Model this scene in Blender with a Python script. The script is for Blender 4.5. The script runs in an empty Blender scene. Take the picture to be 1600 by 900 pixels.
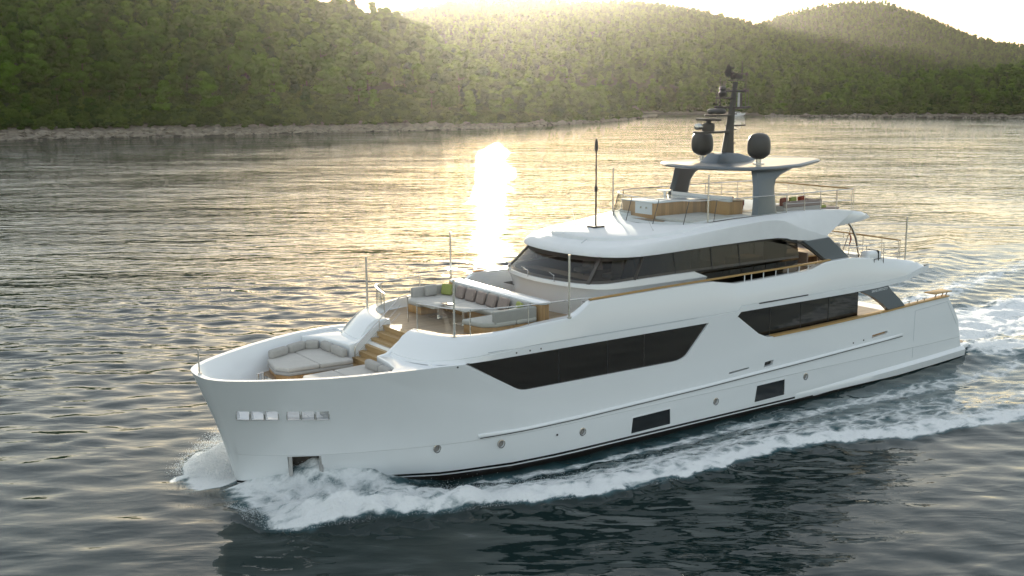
import bpy, bmesh, math, random
import numpy as np
from mathutils import Vector, Matrix

S = bpy.context.scene
COL = S.collection
R = math.radians

# ------------------------------------------------------------------ camera
CAM_LOC = np.array([-10.861, -32.968, 12.5515])
FPX, YAW, ROLL, PITCH = 1723.03, 0.96466, -0.0063, math.atan((450 - 137.38) / 1723.03)


def _basis():
    v = np.array([math.cos(YAW), math.sin(YAW), 0.0])
    r = np.array([math.sin(YAW), -math.cos(YAW), 0.0])
    f = v * math.cos(PITCH) + np.array([0, 0, -math.sin(PITCH)])
    u = np.cross(r, f)
    r2 = r * math.cos(ROLL) + u * math.sin(ROLL)
    u2 = u * math.cos(ROLL) - r * math.sin(ROLL)
    return r2, u2, f


_r, _u, _f = _basis()
cam = bpy.data.cameras.new('camera')
cam.sensor_width = 36.0
cam.lens = 36.0 * FPX / 1600.0
cam.clip_start = 0.5
cam.clip_end = 20000
camo = bpy.data.objects.new('camera', cam)
COL.objects.link(camo)
camo.matrix_world = Matrix(((_r[0], _u[0], -_f[0], CAM_LOC[0]), (_r[1], _u[1], -_f[1], CAM_LOC[1]),
                            (_r[2], _u[2], -_f[2], CAM_LOC[2]), (0, 0, 0, 1)))
S.camera = camo

# ------------------------------------------------------------------ sky, sun, exposure
SUN_DIR = Vector((0.5522, 0.8280, 0.1010)).normalized()
SUN_EL = math.asin(SUN_DIR.z)
SUN_AZ = math.atan2(SUN_DIR.x, SUN_DIR.y)
W = bpy.data.worlds.new('World')
S.world = W
W.use_nodes = True
wn = W.node_tree
wn.nodes.clear()
sky = wn.nodes.new('ShaderNodeTexSky')
sky.sky_type = 'NISHITA'
sky.sun_disc = False
sky.sun_elevation = SUN_EL
sky.sun_rotation = SUN_AZ
sky.altitude = 0
sky.air_density = 1.0
sky.dust_density = 0.8
sky.ozone_density = 1.0
bg = wn.nodes.new('ShaderNodeBackground')
bg.inputs['Strength'].default_value = 0.065
wo = wn.nodes.new('ShaderNodeOutputWorld')
wn.links.new(sky.outputs[0], bg.inputs[0])
# even pale background added to lift the shaded hull, standing for thin cloud
veil = wn.nodes.new('ShaderNodeBackground')
veil.inputs[0].default_value = (.93, .975, .99, 1)
veil.inputs[1].default_value = 0.215
addb = wn.nodes.new('ShaderNodeAddShader')
wn.links.new(bg.outputs[0], addb.inputs[0])
wn.links.new(veil.outputs[0], addb.inputs[1])
wn.links.new(addb.outputs[0], wo.inputs[0])

sl = bpy.data.lights.new('sun', 'SUN')
sl.energy = 3.6
sl.angle = R(0.6)
sl.color = (1.0, 0.90, 0.72)
so = bpy.data.objects.new('sun', sl)
COL.objects.link(so)
so.rotation_euler = SUN_DIR.to_track_quat('Z', 'Y').to_euler()

S.view_settings.view_transform = 'Standard'
S.view_settings.look = 'None'
S.view_settings.exposure = 1.46
S.view_settings.gamma = 1.0
S.render.engine = 'CYCLES'
S.cycles.use_denoising = True
S.cycles.max_bounces = 8
S.cycles.diffuse_bounces = 3
S.cycles.glossy_bounces = 4
S.cycles.transmission_bounces = 6
S.cycles.transparent_max_bounces = 12
S.cycles.volume_bounces = 1
S.cycles.caustics_reflective = False
S.cycles.caustics_refractive = False
S.cycles.sample_clamp_indirect = 6.0

# ------------------------------------------------------------------ helpers
def tag(o, label=None, cat=None, group=None, kind=None):
    if label: o['label'] = label
    if cat: o['category'] = cat
    if group: o['group'] = group
    if kind: o['kind'] = kind
    return o


def empty(name, loc=(0, 0, 0), label=None, cat=None, group=None):
    o = bpy.data.objects.new(name, None)
    COL.objects.link(o)
    o.location = loc
    o.empty_display_size = 0.2
    return tag(o, label, cat, group)


def mat(name, col, rough=0.5, metal=0.0, spec=0.5, coat=0.0, noise=0.0, nscale=4.0, bump=0.0, bscale=40.0, emis=None, trans=0.0):
    m = bpy.data.materials.new(name)
    m.use_nodes = True
    nt = m.node_tree
    b = nt.nodes['Principled BSDF']
    b.inputs['Base Color'].default_value = (*col, 1)
    b.inputs['Roughness'].default_value = rough
    b.inputs['Metallic'].default_value = metal
    b.inputs['Specular IOR Level'].default_value = spec
    b.inputs['Coat Weight'].default_value = coat
    b.inputs['Coat Roughness'].default_value = 0.065
    if trans: b.inputs['Transmission Weight'].default_value = trans
    if noise or bump:
        tc = nt.nodes.new('ShaderNodeTexCoord')
    if noise:
        n = nt.nodes.new('ShaderNodeTexNoise')
        n.inputs['Scale'].default_value = nscale
        n.inputs['Detail'].default_value = 5
        nt.links.new(tc.outputs['Object'], n.inputs['Vector'])
        mr = nt.nodes.new('ShaderNodeMapRange')
        mr.inputs[1].default_value = 0.25; mr.inputs[2].default_value = 0.75
        mr.inputs[3].default_value = 1 - noise; mr.inputs[4].default_value = 1 + noise
        nt.links.new(n.outputs[0], mr.inputs[0])
        mx = nt.nodes.new('ShaderNodeVectorMath'); mx.operation = 'SCALE'
        mx.inputs[0].default_value = col
        nt.links.new(mr.outputs[0], mx.inputs['Scale'])
        nt.links.new(mx.outputs[0], b.inputs['Base Color'])
    if bump:
        n2 = nt.nodes.new('ShaderNodeTexNoise')
        n2.inputs['Scale'].default_value = bscale
        n2.inputs['Detail'].default_value = 3
        nt.links.new(tc.outputs['Object'], n2.inputs['Vector'])
        bp = nt.nodes.new('ShaderNodeBump')
        bp.inputs['Strength'].default_value = bump
        bp.inputs['Distance'].default_value = 0.02
        nt.links.new(n2.outputs[0], bp.inputs['Height'])
        nt.links.new(bp.outputs[0], b.inputs['Normal'])
    return m


class MB:
    """collects shapes that become ONE mesh object"""
    def __init__(self):
        self.v, self.f = [], []

    def add(self, verts, faces):
        b = len(self.v)
        self.v.extend([tuple(map(float, p)) for p in verts])
        self.f.extend([tuple(b + i for i in f) for f in faces])
        return self

    def box(self, x0, x1, y0, y1, z0, z1):
        v = [(x, y, z) for x in (x0, x1) for y in (y0, y1) for z in (z0, z1)]
        return self.add(v, [(0, 1, 3, 2), (4, 6, 7, 5), (0, 4, 5, 1), (2, 3, 7, 6), (0, 2, 6, 4), (1, 5, 7, 3)])

    def tube(self, pts, r, n=8, cap=True):
        P = [Vector(p) for p in pts]
        rr = r if isinstance(r, (list, tuple)) else [r] * len(P)
        vs, prev = [], None
        for i, p in enumerate(P):
            d = (P[min(i + 1, len(P) - 1)] - P[max(i - 1, 0)])
            if d.length < 1e-9: d = Vector((0, 0, 1))
            d.normalize()
            a = Vector((0, 0, 1)) if abs(d.z) < 0.95 else Vector((1, 0, 0))
            if prev is not None:
                s = prev - d * prev.dot(d)
                s = s.normalized() if s.length > 1e-6 else d.cross(a).normalized()
            else:
                s = d.cross(a).normalized()
            prev = s
            t = d.cross(s)
            for k in range(n):
                an = 2 * math.pi * k / n
                vs.append(p + (s * math.cos(an) + t * math.sin(an)) * rr[i])
        fs = []
        for i in range(len(P) - 1):
            for k in range(n):
                k2 = (k + 1) % n
                fs.append((i * n + k, i * n + k2, (i + 1) * n + k2, (i + 1) * n + k))
        if cap:
            fs.append(tuple(range(n - 1, -1, -1)))
            fs.append(tuple((len(P) - 1) * n + k for k in range(n)))
        return self.add(vs, fs)

    def bar(self, pts, w, h):
        """flat rail: horizontal width w, height h, along a path"""
        P = [Vector(p) for p in pts]
        vs = []
        for i, p in enumerate(P):
            d = (P[min(i + 1, len(P) - 1)] - P[max(i - 1, 0)]).normalized()
            s = Vector((-d.y, d.x, 0))
            s = s.normalized() if s.length > 1e-6 else Vector((1, 0, 0))
            u = d.cross(s).normalized()
            if u.z < 0: u = -u
            for a, b in ((-1, -1), (1, -1), (1, 1), (-1, 1)):
                vs.append(p + s * a * w / 2 + u * b * h / 2)
        fs = []
        for i in range(len(P) - 1):
            for k in range(4):
                k2 = (k + 1) % 4
                fs.append((i * 4 + k, i * 4 + k2, (i + 1) * 4 + k2, (i + 1) * 4 + k))
        fs += [(3, 2, 1, 0), tuple((len(P) - 1) * 4 + k for k in range(4))]
        return self.add(vs, fs)

    def prism(self, poly, axis, a, b):
        """polygon (2D) extruded along axis 'x','y','z' from a to b; 2D coords are the remaining axes in order"""
        def P(p, t):
            if axis == 'x': return (t, p[0], p[1])
            if axis == 'y': return (p[0], t, p[1])
            return (p[0], p[1], t)
        n = len(poly)
        vs = [P(p, a) for p in poly] + [P(p, b) for p in poly]
        fs = [tuple(range(n - 1, -1, -1)), tuple(range(n, 2 * n))]
        for i in range(n):
            j = (i + 1) % n
            fs.append((i, j, n + j, n + i))
        return self.add(vs, fs)

    def loft(self, rings, closed=True, cap0=True, cap1=True):
        n = len(rings[0])
        vs = [p for r_ in rings for p in r_]
        fs = []
        m = n if closed else n - 1
        for i in range(len(rings) - 1):
            for k in range(m):
                k2 = (k + 1) % n
                fs.append((i * n + k, i * n + k2, (i + 1) * n + k2, (i + 1) * n + k))
        if closed and cap0: fs.append(tuple(range(n - 1, -1, -1)))
        if closed and cap1: fs.append(tuple((len(rings) - 1) * n + k for k in range(n)))
        return self.add(vs, fs)

    def lathe(self, prof, c, n=24, axis='z', caps=True):
        """prof: (radius, height) list round an axis through c"""
        rings = []
        for r_, h in prof:
            ring = []
            for k in range(n):
                a = 2 * math.pi * k / n
                p = (r_ * math.cos(a), r_ * math.sin(a))
                if axis == 'z': ring.append((c[0] + p[0], c[1] + p[1], c[2] + h))
                elif axis == 'y': ring.append((c[0] + p[0], c[1] + h, c[2] + p[1]))
                else: ring.append((c[0] + h, c[1] + p[0], c[2] + p[1]))
            rings.append(ring)
        return self.loft(rings, True, caps, caps)

    def build(self, name, m, parent=None, smooth=35, bevel=0.0, seg=2, subd=0):
        me = bpy.data.meshes.new(name)
        me.from_pydata(self.v, [], self.f)
        bm = bmesh.new()
        bm.from_mesh(me)
        bmesh.ops.remove_doubles(bm, verts=bm.verts, dist=1e-5)
        bmesh.ops.recalc_face_normals(bm, faces=bm.faces)
        if bevel > 0:
            es = [e for e in bm.edges if len(e.link_faces) == 2 and e.calc_face_angle(0) > R(32)]
            if es:
                bmesh.ops.bevel(bm, geom=es, offset=bevel, segments=seg, profile=0.5, affect='EDGES', clamp_overlap=True)
        bm.to_mesh(me)
        bm.free()
        if smooth:
            me.polygons.foreach_set('use_smooth', [True] * len(me.polygons))
            me.set_sharp_from_angle(angle=R(smooth))
        ms = m if isinstance(m, (list, tuple)) else [m]
        for q in ms: me.materials.append(q)
        o = bpy.data.objects.new(name, me)
        COL.objects.link(o)
        if subd:
            md = o.modifiers.new('subd', 'SUBSURF'); md.levels = subd; md.render_levels = subd
        if parent is not None:
            o.parent = parent
            o.matrix_parent_inverse = Matrix.Identity(4)
            o.location = -world_loc(parent)
        return o


def world_loc(o):
    p = Vector((0, 0, 0))
    while o is not None:
        p = p + Vector(o.location)
        o = o.parent
    return p


def cushion(c, size, bev=0.06, rotz=0.0, tilt=0.0, puff=0.0):
    """rounded block, returned as an MB in world coordinates; c is the centre"""
    sx, sy, sz = [s / 2 for s in size]
    bm = bmesh.new()
    bmesh.ops.create_cube(bm, size=1)
    for v in bm.verts:
        v.co = Vector((v.co.x * 2 * sx, v.co.y * 2 * sy, v.co.z * 2 * sz))
    bmesh.ops.bevel(bm, geom=list(bm.edges), offset=min(bev, sx * .9, sy * .9, sz * .9), segments=3, profile=0.5, affect='EDGES', clamp_overlap=True)
    if puff:
        bmesh.ops.subdivide_edges(bm, edges=[e for e in bm.edges if e.calc_length() > min(size) * .6], cuts=3, use_grid_fill=True)
        for v in bm.verts:
            fx, fy = v.co.x / sx, v.co.y / sy
            k = max(0, 1 - fx * fx) * max(0, 1 - fy * fy)
            v.co.z *= 1 + puff * k
    M = Matrix.Translation(c) @ Matrix.Rotation(rotz, 4, 'Z') @ Matrix.Rotation(tilt, 4, 'Y')
    mb = MB()
    bm.verts.ensure_lookup_table()
    mb.add([M @ v.co for v in bm.verts], [tuple(v.index for v in f.verts) for f in bm.faces])
    bm.free()
    return mb


def lerp_table(T, x):
    return np.interp(x, [t[0] for t in T], [t[1] for t in T])


def smooth(a, b, x):
    t = np.clip((np.asarray(x, float) - a) / (b - a), 0, 1)
    return t * t * (3 - 2 * t)


_rng = np.random.default_rng(7)
_NT = _rng.random((256, 256))


def vnoise(x, y):
    """value noise on numpy arrays, period 256"""
    x = np.asarray(x, float); y = np.asarray(y, float)
    xi = np.floor(x).astype(int); yi = np.floor(y).astype(int)
    fx = x - xi; fy = y - yi
    fx = fx * fx * (3 - 2 * fx); fy = fy * fy * (3 - 2 * fy)
    g = lambda a, b: _NT[a % 256, b % 256]
    return (g(xi, yi) * (1 - fx) + g(xi + 1, yi) * fx) * (1 - fy) + (g(xi, yi + 1) * (1 - fx) + g(xi + 1, yi + 1) * fx) * fy


def fbm(x, y, o=4):
    s = 0; a = 0.5
    for k in range(o):
        s = s + a * vnoise(x * 2 ** k + 17.3 * k, y * 2 ** k - 9.1 * k); a *= 0.5
    return s


def mesh_np(name, V, F, m, parent=None, smooth_=True):
    me = bpy.data.meshes.new(name)
    V = np.asarray(V, np.float32); F = np.asarray(F, np.int32)
    me.vertices.add(len(V)); me.vertices.foreach_set('co', V.ravel())
    k = F.shape[1]
    me.loops.add(F.size); me.loops.foreach_set('vertex_index', F.ravel())
    me.polygons.add(len(F)); me.polygons.foreach_set('loop_start', np.arange(0, F.size, k, dtype=np.int32))
    if smooth_: me.polygons.foreach_set('use_smooth', np.ones(len(F), bool))
    me.update(calc_edges=True); me.validate()
    me.materials.append(m)
    o = bpy.data.objects.new(name, me)
    COL.objects.link(o)
    if parent is not None:
        o.parent = parent
        o.location = -world_loc(parent)
    return o


def grid_faces(nx, ny):
    i = np.arange(nx - 1)[:, None] * ny + np.arange(ny - 1)[None, :]
    return np.stack([i, i + ny, i + ny + 1, i + 1], -1).reshape(-1, 4)

# ------------------------------------------------------------------ water
def hull_half_wl(x):
    return lerp_table([(1.2, 0), (2, .45), (3, 1.0), (4, 1.6), (5.3, 2.3), (6.9, 3.2), (9, 3.75), (11, 3.92), (12, 3.95), (34.5, 3.95), (35.2, 3.4)], x)


def axis_lines(lo, hi, step, far, grow=1.16):
    a = list(np.arange(lo, hi + 1e-6, step))
    s = step; p = a[-1]
    while p < far[1]:
        s = min(s * grow, 300); p += s; a.append(p)
    s = step; p = a[0]; b = []
    while p > far[0]:
        s = min(s * grow, 300); p -= s; b.append(p)
    return np.array(b[::-1] + a)


WX = axis_lines(-22, 62, 0.2, (-2500, 4500))
WY = axis_lines(-24, 34, 0.2, (-2500, 4500))
WX = np.unique(np.round(np.concatenate([WX, np.arange(-1.5, 17, .1)]), 3))      # finer where the bow wave breaks
WY = np.unique(np.round(np.concatenate([WY, np.arange(-10.5, -.9, .1)]), 3))
X, Y = np.meshgrid(WX, WY, indexing='ij')
cell = np.maximum(np.gradient(WX)[:, None], np.gradient(WY)[None, :])
Z = np.zeros_like(X)
rg = np.random.default_rng(3)
calm = 0.50 + 0.50 * smooth(-6, 28, Y - 0.12 * X)        # the sheltered water on the port side lies smoother
for k in range(46):
    lam = 0.8 * (3.6 / 0.8) ** rg.random()
    th = R(54) + rg.normal(0, 0.42)
    kx, ky = math.cos(th) * 2 * math.pi / lam, math.sin(th) * 2 * math.pi / lam
    amp = 0.0034 * lam ** 0.75 * rg.uniform(.6, 1.4)
    Z += amp * np.sin(kx * X + ky * Y + rg.uniform(0, 6.28) + 1.6 * vnoise(X / (3 * lam) + k * 7, Y / (3 * lam))) * smooth(0.45 * lam, 0.25 * lam, cell)
Z *= calm
near = smooth(3.0, 1.0, cell)
# ship waves
hw = hull_half_wl(X)
dp = -Y - hw               # distance outboard of the hull, port side
ds = Y - hw
foam = np.zeros_like(X)
edge = lerp_table([(0.0, 2.6), (0.3, 4.3), (0.8, 5.0), (1.9, 5.5), (3.3, 5.95), (5, 6.55), (6.4, 6.75), (7.6, 7.2), (9, 7.6), (11.2, 8.1), (13.8, 8.3), (15.7, 8.45), (18, 8.4), (19.8, 8.7), (22.4, 9.9), (24, 10.3), (26, 10.6), (28, 11.3), (40, 16), (60, 24)], X)
edge = edge + 0.9 * (fbm(X * 0.9, Y * 0.9) - 0.47) + .35 * (fbm(X * 3, Y * 3) - .47)
for sgn in (-1, 1):
    yy = Y * sgn * -1 if sgn == 1 else -Y
    yy = -Y if sgn == -1 else Y
    on = (X > -0.6) & (X < 75)
    d_out = yy - hw
    e = edge if sgn == -1 else edge * 0.66
    w_ = e - hw
    t = np.clip(d_out / np.maximum(w_, .3), -0.5, 3)
    # breaking bow roll: a ridge near the outer edge, trough next to the hull
    decay = lerp_table([(-0.8, 0), (0.6, .35), (2.2, 0.95), (4, .85), (7, .6), (12, .42), (20, .33), (35, .2), (70, .05)], X)
    ridge = np.exp(-((t - 0.80) / 0.22) ** 2) * np.where(yy > 0, 1, 0)
    trough = np.exp(-((t - 0.12) / 0.22) ** 2) * lerp_table([(0, 0), (4.5, 0), (7.5, 1), (13, .9), (20, .6), (34, .3), (40, 0)], X)
    climb = np.exp(-(np.maximum(d_out, 0) / 0.75) ** 2) * lerp_table([(0.7, 0), (1.3, .12), (2.4, .55), (3.5, .9), (4.6, .55), (6, .05), (7, 0)], X)
    climb = climb + np.exp(-(np.maximum(d_out, 0) / 1.6) ** 2) * lerp_table([(25, 0), (30, .10), (35, .26), (37, .2), (40, 0)], X)
    h = 0.78 * decay * ridge - 0.30 * trough + climb
    h = h * (1 + 0.7 * (fbm(X * 1.3 + 5, Y * 1.3) - 0.47)) + decay * 0.42 * (fbm(X * 2.2, Y * 2.6 + 9, 5) - 0.47) * smooth(-.1, .3, t) * smooth(1.1, .9, t)
    Z += np.where(on & (yy > 0), h, 0) * near * smooth(-.5, .9, X)
    # foam densities
    inn = lerp_table([(0, -.5), (4, -.35), (6.5, .02), (9, .12)], X)
    band = smooth(1.02, 0.93, t) * smooth(inn, inn + .42, t)
    dens = lerp_table([(-0.4, 0), (0.1, .76), (3, .72), (7, .73), (12, .70), (17, .65), (22, .61), (28, .57), (40, .52), (75, 0.35)], X)
    f1 = band * dens
    f1 = np.maximum(f1, smooth(1.02, .95, t) * smooth(.72, .86, t) * lerp_table([(0, .92), (8, .88), (16, .85), (24, .82), (30, .76), (50, .5), (70, 0)], X))
    # second smaller line of foam beside the hull, from midships aft
    q = d_out - lerp_table([(8, .25), (12, .55), (20, 1.1), (30, 1.9), (40, 3)], X)
    f2 = np.exp(-(q / lerp_table([(8, .2), (14, .45), (25, .9), (36, 1.4)], X)) ** 2) * lerp_table([(7, 0), (8, .62), (14, .70), (22, .64), (33, .62), (45, .4)], X)
    f3 = np.exp(-(np.maximum(d_out, 0) / .5) ** 2) * lerp_table([(1.5, 0), (2.6, .5), (3.6, .72), (5, .74), (6.2, .5), (7, 0)], X)
    ff = np.maximum(np.maximum(f1, f2), f3)
    if sgn == 1: ff = np.maximum(ff, smooth(1.0, .6, t) * smooth(-.3, 0, t) * lerp_table([(-0.6, 0), (0, .9), (3, .95), (6, .7), (9, 0)], X))
    fore = smooth(.05, 1.0, X + .5 * (fbm(X * 2 + 40, Y * 2) - .5))
    foam = np.maximum(foam, np.where(on & (yy > 0) & (d_out > -0.4), ff * (fore if sgn == -1 else 1), 0))
# turbulent wake behind the transom
bx = X - 34.8
wk = np.exp(-(Y / (3.2 + 0.06 * np.maximum(bx, 0))) ** 4) * smooth(-.5, 1.0, bx) * lerp_table([(34, 1.0), (42, .95), (55, .84), (80, .66), (140, .4), (200, 0)], X)
side = np.exp(-((np.abs(Y) - 3.4 - .22 * np.maximum(bx, 0)) / 1.6) ** 2) * smooth(-1, 2, bx) * lerp_table([(34, .86), (45, .8), (60, .62), (80, .3), (110, 0)], X)
foam = np.maximum(foam, np.maximum(wk, side))
Z += near * wk * (0.75 * (fbm(X * .8, Y * .8) - .45) + .25 * np.exp(-((bx - 4) / 3) ** 2))
Z += near * side * (0.5 * fbm(X * .9 + 3, Y * .9))
# transverse and divergent crests of the ship's wave train on the starboard quarter
for (x0, y0, x1, y1, a, wdt) in ((46, 9, 75, 23, .55, 1.3), (50, 15, 88, 28, .5, 1.6), (58, 12, 110, 37, .4, 2.0), (40, 9, 62, 17, .4, 1.0), (64, 9, 100, 20, .35, 1.6)):
    ux, uy = x1 - x0, y1 - y0; L = math.hypot(ux, uy); ux /= L; uy /= L
    s_ = (X - x0) * ux + (Y - y0) * uy
    d_ = (X - x0) * -uy + (Y - y0) * ux + 1.5 * np.sin(s_ * .12)
    Z += .42 * a * np.exp(-(d_ / wdt) ** 2) * smooth(0, .25 * L, s_) * smooth(1.1 * L, .7 * L, s_) * smooth(2.5, 1.0, cell)
inside = (np.abs(Y) < hw - 0.3) & (X > 1.6) & (X < 35)
Z = np.where(inside, -0.6, Z)
foam = foam * near


def water_material():
    m = bpy.data.materials.new('sea water')
    m.use_nodes = True
    nt = m.node_tree; N = nt.nodes; L = nt.links
    N.clear()
    out = N.new('ShaderNodeOutputMaterial')
    w = N.new('ShaderNodeBsdfPrincipled')
    w.inputs['Base Color'].default_value = (0.005, 0.016, 0.016, 1)
    w.inputs['Roughness'].default_value = 0.02
    w.inputs['IOR'].default_value = 1.333
    tc = N.new('ShaderNodeTexCoord')

    def noise(scale, sx, sy, detail, rot=40, rough=.5, dist=0.0):
        mp = N.new('ShaderNodeMapping')
        mp.vector_type = 'TEXTURE'
        mp.inputs['Rotation'].default_value = (0, 0, R(rot))
        mp.inputs['Scale'].default_value = (1 / sx, 1 / sy, 1)
        L.new(tc.outputs['Object'], mp.inputs['Vector'])
        n = N.new('ShaderNodeTexNoise')
        n.inputs['Scale'].default_value = scale
        n.inputs['Detail'].default_value = detail
        n.inputs['Roughness'].default_value = rough
        n.inputs['Distortion'].default_value = dist
        L.new(mp.outputs[0], n.inputs['Vector'])
        return n.outputs[0]

    def math_(op, a, b=None, c=None):
        n = N.new('ShaderNodeMath'); n.operation = op
        for i, q in enumerate((a, b, c)):
            if q is None: continue
            if isinstance(q, (int, float)): n.inputs[i].default_value = q
            else: L.new(q, n.inputs[i])
        return n.outputs[0]
    # mapping rotates the coordinates: after it, x runs along the direction the ripples travel
    n1 = noise(1.35, 1.0, .38, 1.5, 57, .45, .4)
    nr = noise(0.85, 1.0, .30, 2, 55, .5, .6)
    ridge = math_('POWER', math_('SUBTRACT', 1.0, math_('ABSOLUTE', math_('MULTIPLY_ADD', nr, 2.0, -1.0))), 2.5)
    n0 = noise(0.37, 1.0, .38, 2, 52)
    n00 = noise(0.12, 1.0, .30, 2, 50)
    n2 = noise(1.9, 1.0, .42, 3, 48, .55, .3)
    n3 = noise(5.0, 1.0, .6, 2, 60)
    pn = noise(0.035, 1, 1, 2)
    patch = N.new('ShaderNodeMapRange'); patch.inputs[1].default_value = .35; patch.inputs[2].default_value = .65
    patch.inputs[3].default_value = .55; patch.inputs[4].default_value = 1.15
    L.new(pn, patch.inputs[0])
    rp = N.new('ShaderNodeAttribute'); rp.attribute_name = 'ripple'
    h = math_('ADD', math_('ADD', math_('MULTIPLY_ADD', n00, .50, math_('MULTIPLY', n0, .24)), math_('MULTIPLY', n1, .090)), math_('ADD', math_('MULTIPLY', n2, .030), math_('ADD', math_('MULTIPLY', n3, .011), math_('MULTIPLY', ridge, .034))))
    h = math_('MULTIPLY', h, math_('MULTIPLY', patch.outputs[0], rp.outputs['Fac']))
    bp = N.new('ShaderNodeBump'); bp.inputs['Strength'].default_value = 1.0; bp.inputs['Distance'].default_value = 1.0
    L.new(h, bp.inputs['Height'])
    L.new(bp.outputs[0], w.inputs['Normal'])
    # foam
    at = N.new('ShaderNodeAttribute'); at.attribute_name = 'foam'
    f1 = noise(2.3, .55, 1, 9, -6, .74, 1.1)
    vo = N.new('ShaderNodeTexVoronoi'); vo.feature = 'DISTANCE_TO_EDGE'; vo.inputs['Scale'].default_value = 1.5
    mpv = N.new('ShaderNodeMapping'); mpv.inputs['Scale'].default_value = (.6, 1, 1)
    nd = N.new('ShaderNodeTexNoise'); nd.inputs['Scale'].default_value = 1.3; nd.inputs['Detail'].default_value = 4
    L.new(tc.outputs['Object'], nd.inputs['Vector'])
    vm = N.new('ShaderNodeVectorMath'); vm.operation = 'MULTIPLY_ADD'
    L.new(nd.outputs['Color'], vm.inputs[0]); vm.inputs[1].default_value = (1.2, 1.2, 0)
    L.new(tc.outputs['Object'], vm.inputs[2])
    L.new(vm.outputs[0], mpv.inputs['Vector']); L.new(mpv.outputs[0], vo.inputs['Vector'])
    lace = math_('SUBTRACT', 1.0, math_('MULTIPLY', vo.outputs['Distance'], 3.2))
    pat = math_('ADD', math_('MULTIPLY', f1, .72), math_('MULTIPLY', lace, .26))
    thr = math_('SUBTRACT', 1.04, at.outputs['Fac'])
    fac = N.new('ShaderNodeMapRange'); fac.interpolation_type = 'SMOOTHSTEP'
    L.new(pat, fac.inputs[0])
    L.new(math_('SUBTRACT', thr, .10), fac.inputs[1]); L.new(math_('ADD', thr, .32), fac.inputs[2])
    gate = N.new('ShaderNodeMapRange'); gate.inputs[1].default_value = .02; gate.inputs[2].default_value = .2
    L.new(at.outputs['Fac'], gate.inputs[0])
    ff = math_('MULTIPLY', fac.outputs[0], gate.outputs[0])
    fo = N.new('ShaderNodeBsdfPrincipled')
    fo.inputs['Base Color'].default_value = (.90, .92, .93, 1)
    fo.inputs['Roughness'].default_value = .75
    fo.inputs['Specular IOR Level'].default_value = .2
    fb = N.new('ShaderNodeBump'); fb.inputs['Strength'].default_value = 1.0; fb.inputs['Distance'].default_value = .16
    L.new(noise(4.5, 1, 1, 6, 0, .7), fb.inputs['Height']); L.new(fb.outputs[0], fo.inputs['Normal'])
    # aerated water round the foam is a milky blue green
    tint = N.new('ShaderNodeMix'); tint.data_type = 'RGBA'
    tint.inputs[6].default_value = (0.005, 0.016, 0.016, 1); tint.inputs[7].default_value = (.07, .16, .19, 1)
    L.new(math_('MULTIPLY', at.outputs['Fac'], .8), tint.inputs[0]); L.new(tint.outputs[2], w.inputs['Base Color'])
    mx = N.new('ShaderNodeMixShader')
    L.new(ff, mx.inputs[0]); L.new(w.outputs[0], mx.inputs[1]); L.new(fo.outputs[0], mx.inputs[2])
    L.new(mx.outputs[0], out.inputs[0])
    return m


M_WATER = water_material()
water = mesh_np('sea', np.stack([X, Y, Z], -1).reshape(-1, 3), grid_faces(len(WX), len(WY)), M_WATER)
a_ = water.data.attributes.new('foam', 'FLOAT', 'POINT'); a_.data.foreach_set('value', foam.ravel().astype(np.float32))
rip = (0.30 + 0.70 * smooth(-6, 42, Y - 0.1 * X)) * np.ones_like(X)
a_ = water.data.attributes.new('ripple', 'FLOAT', 'POINT'); a_.data.foreach_set('value', rip.ravel().astype(np.float32))
tag(water, kind='structure')

# ------------------------------------------------------------------ hills
CX, CY = CAM_LOC[0], CAM_LOC[1]


def polar(px, D):
    """point at bearing px (as in the 1600 px wide survey picture) and distance D from the viewpoint"""
    a = YAW - np.arctan((np.asarray(px, float) - 800) / (FPX * 1.0165))
    return CX + D * np.cos(a), CY + D * np.sin(a)


def to_polar(x, y):
    a = YAW - np.arctan2(np.asarray(y) - CY, np.asarray(x) - CX)
    a = (a + np.pi) % (2 * np.pi) - np.pi
    return 800 + FPX * 1.0165 * np.tan(np.clip(a, -1.3, 1.3)), np.hypot(x - CX, y - CY)


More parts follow.
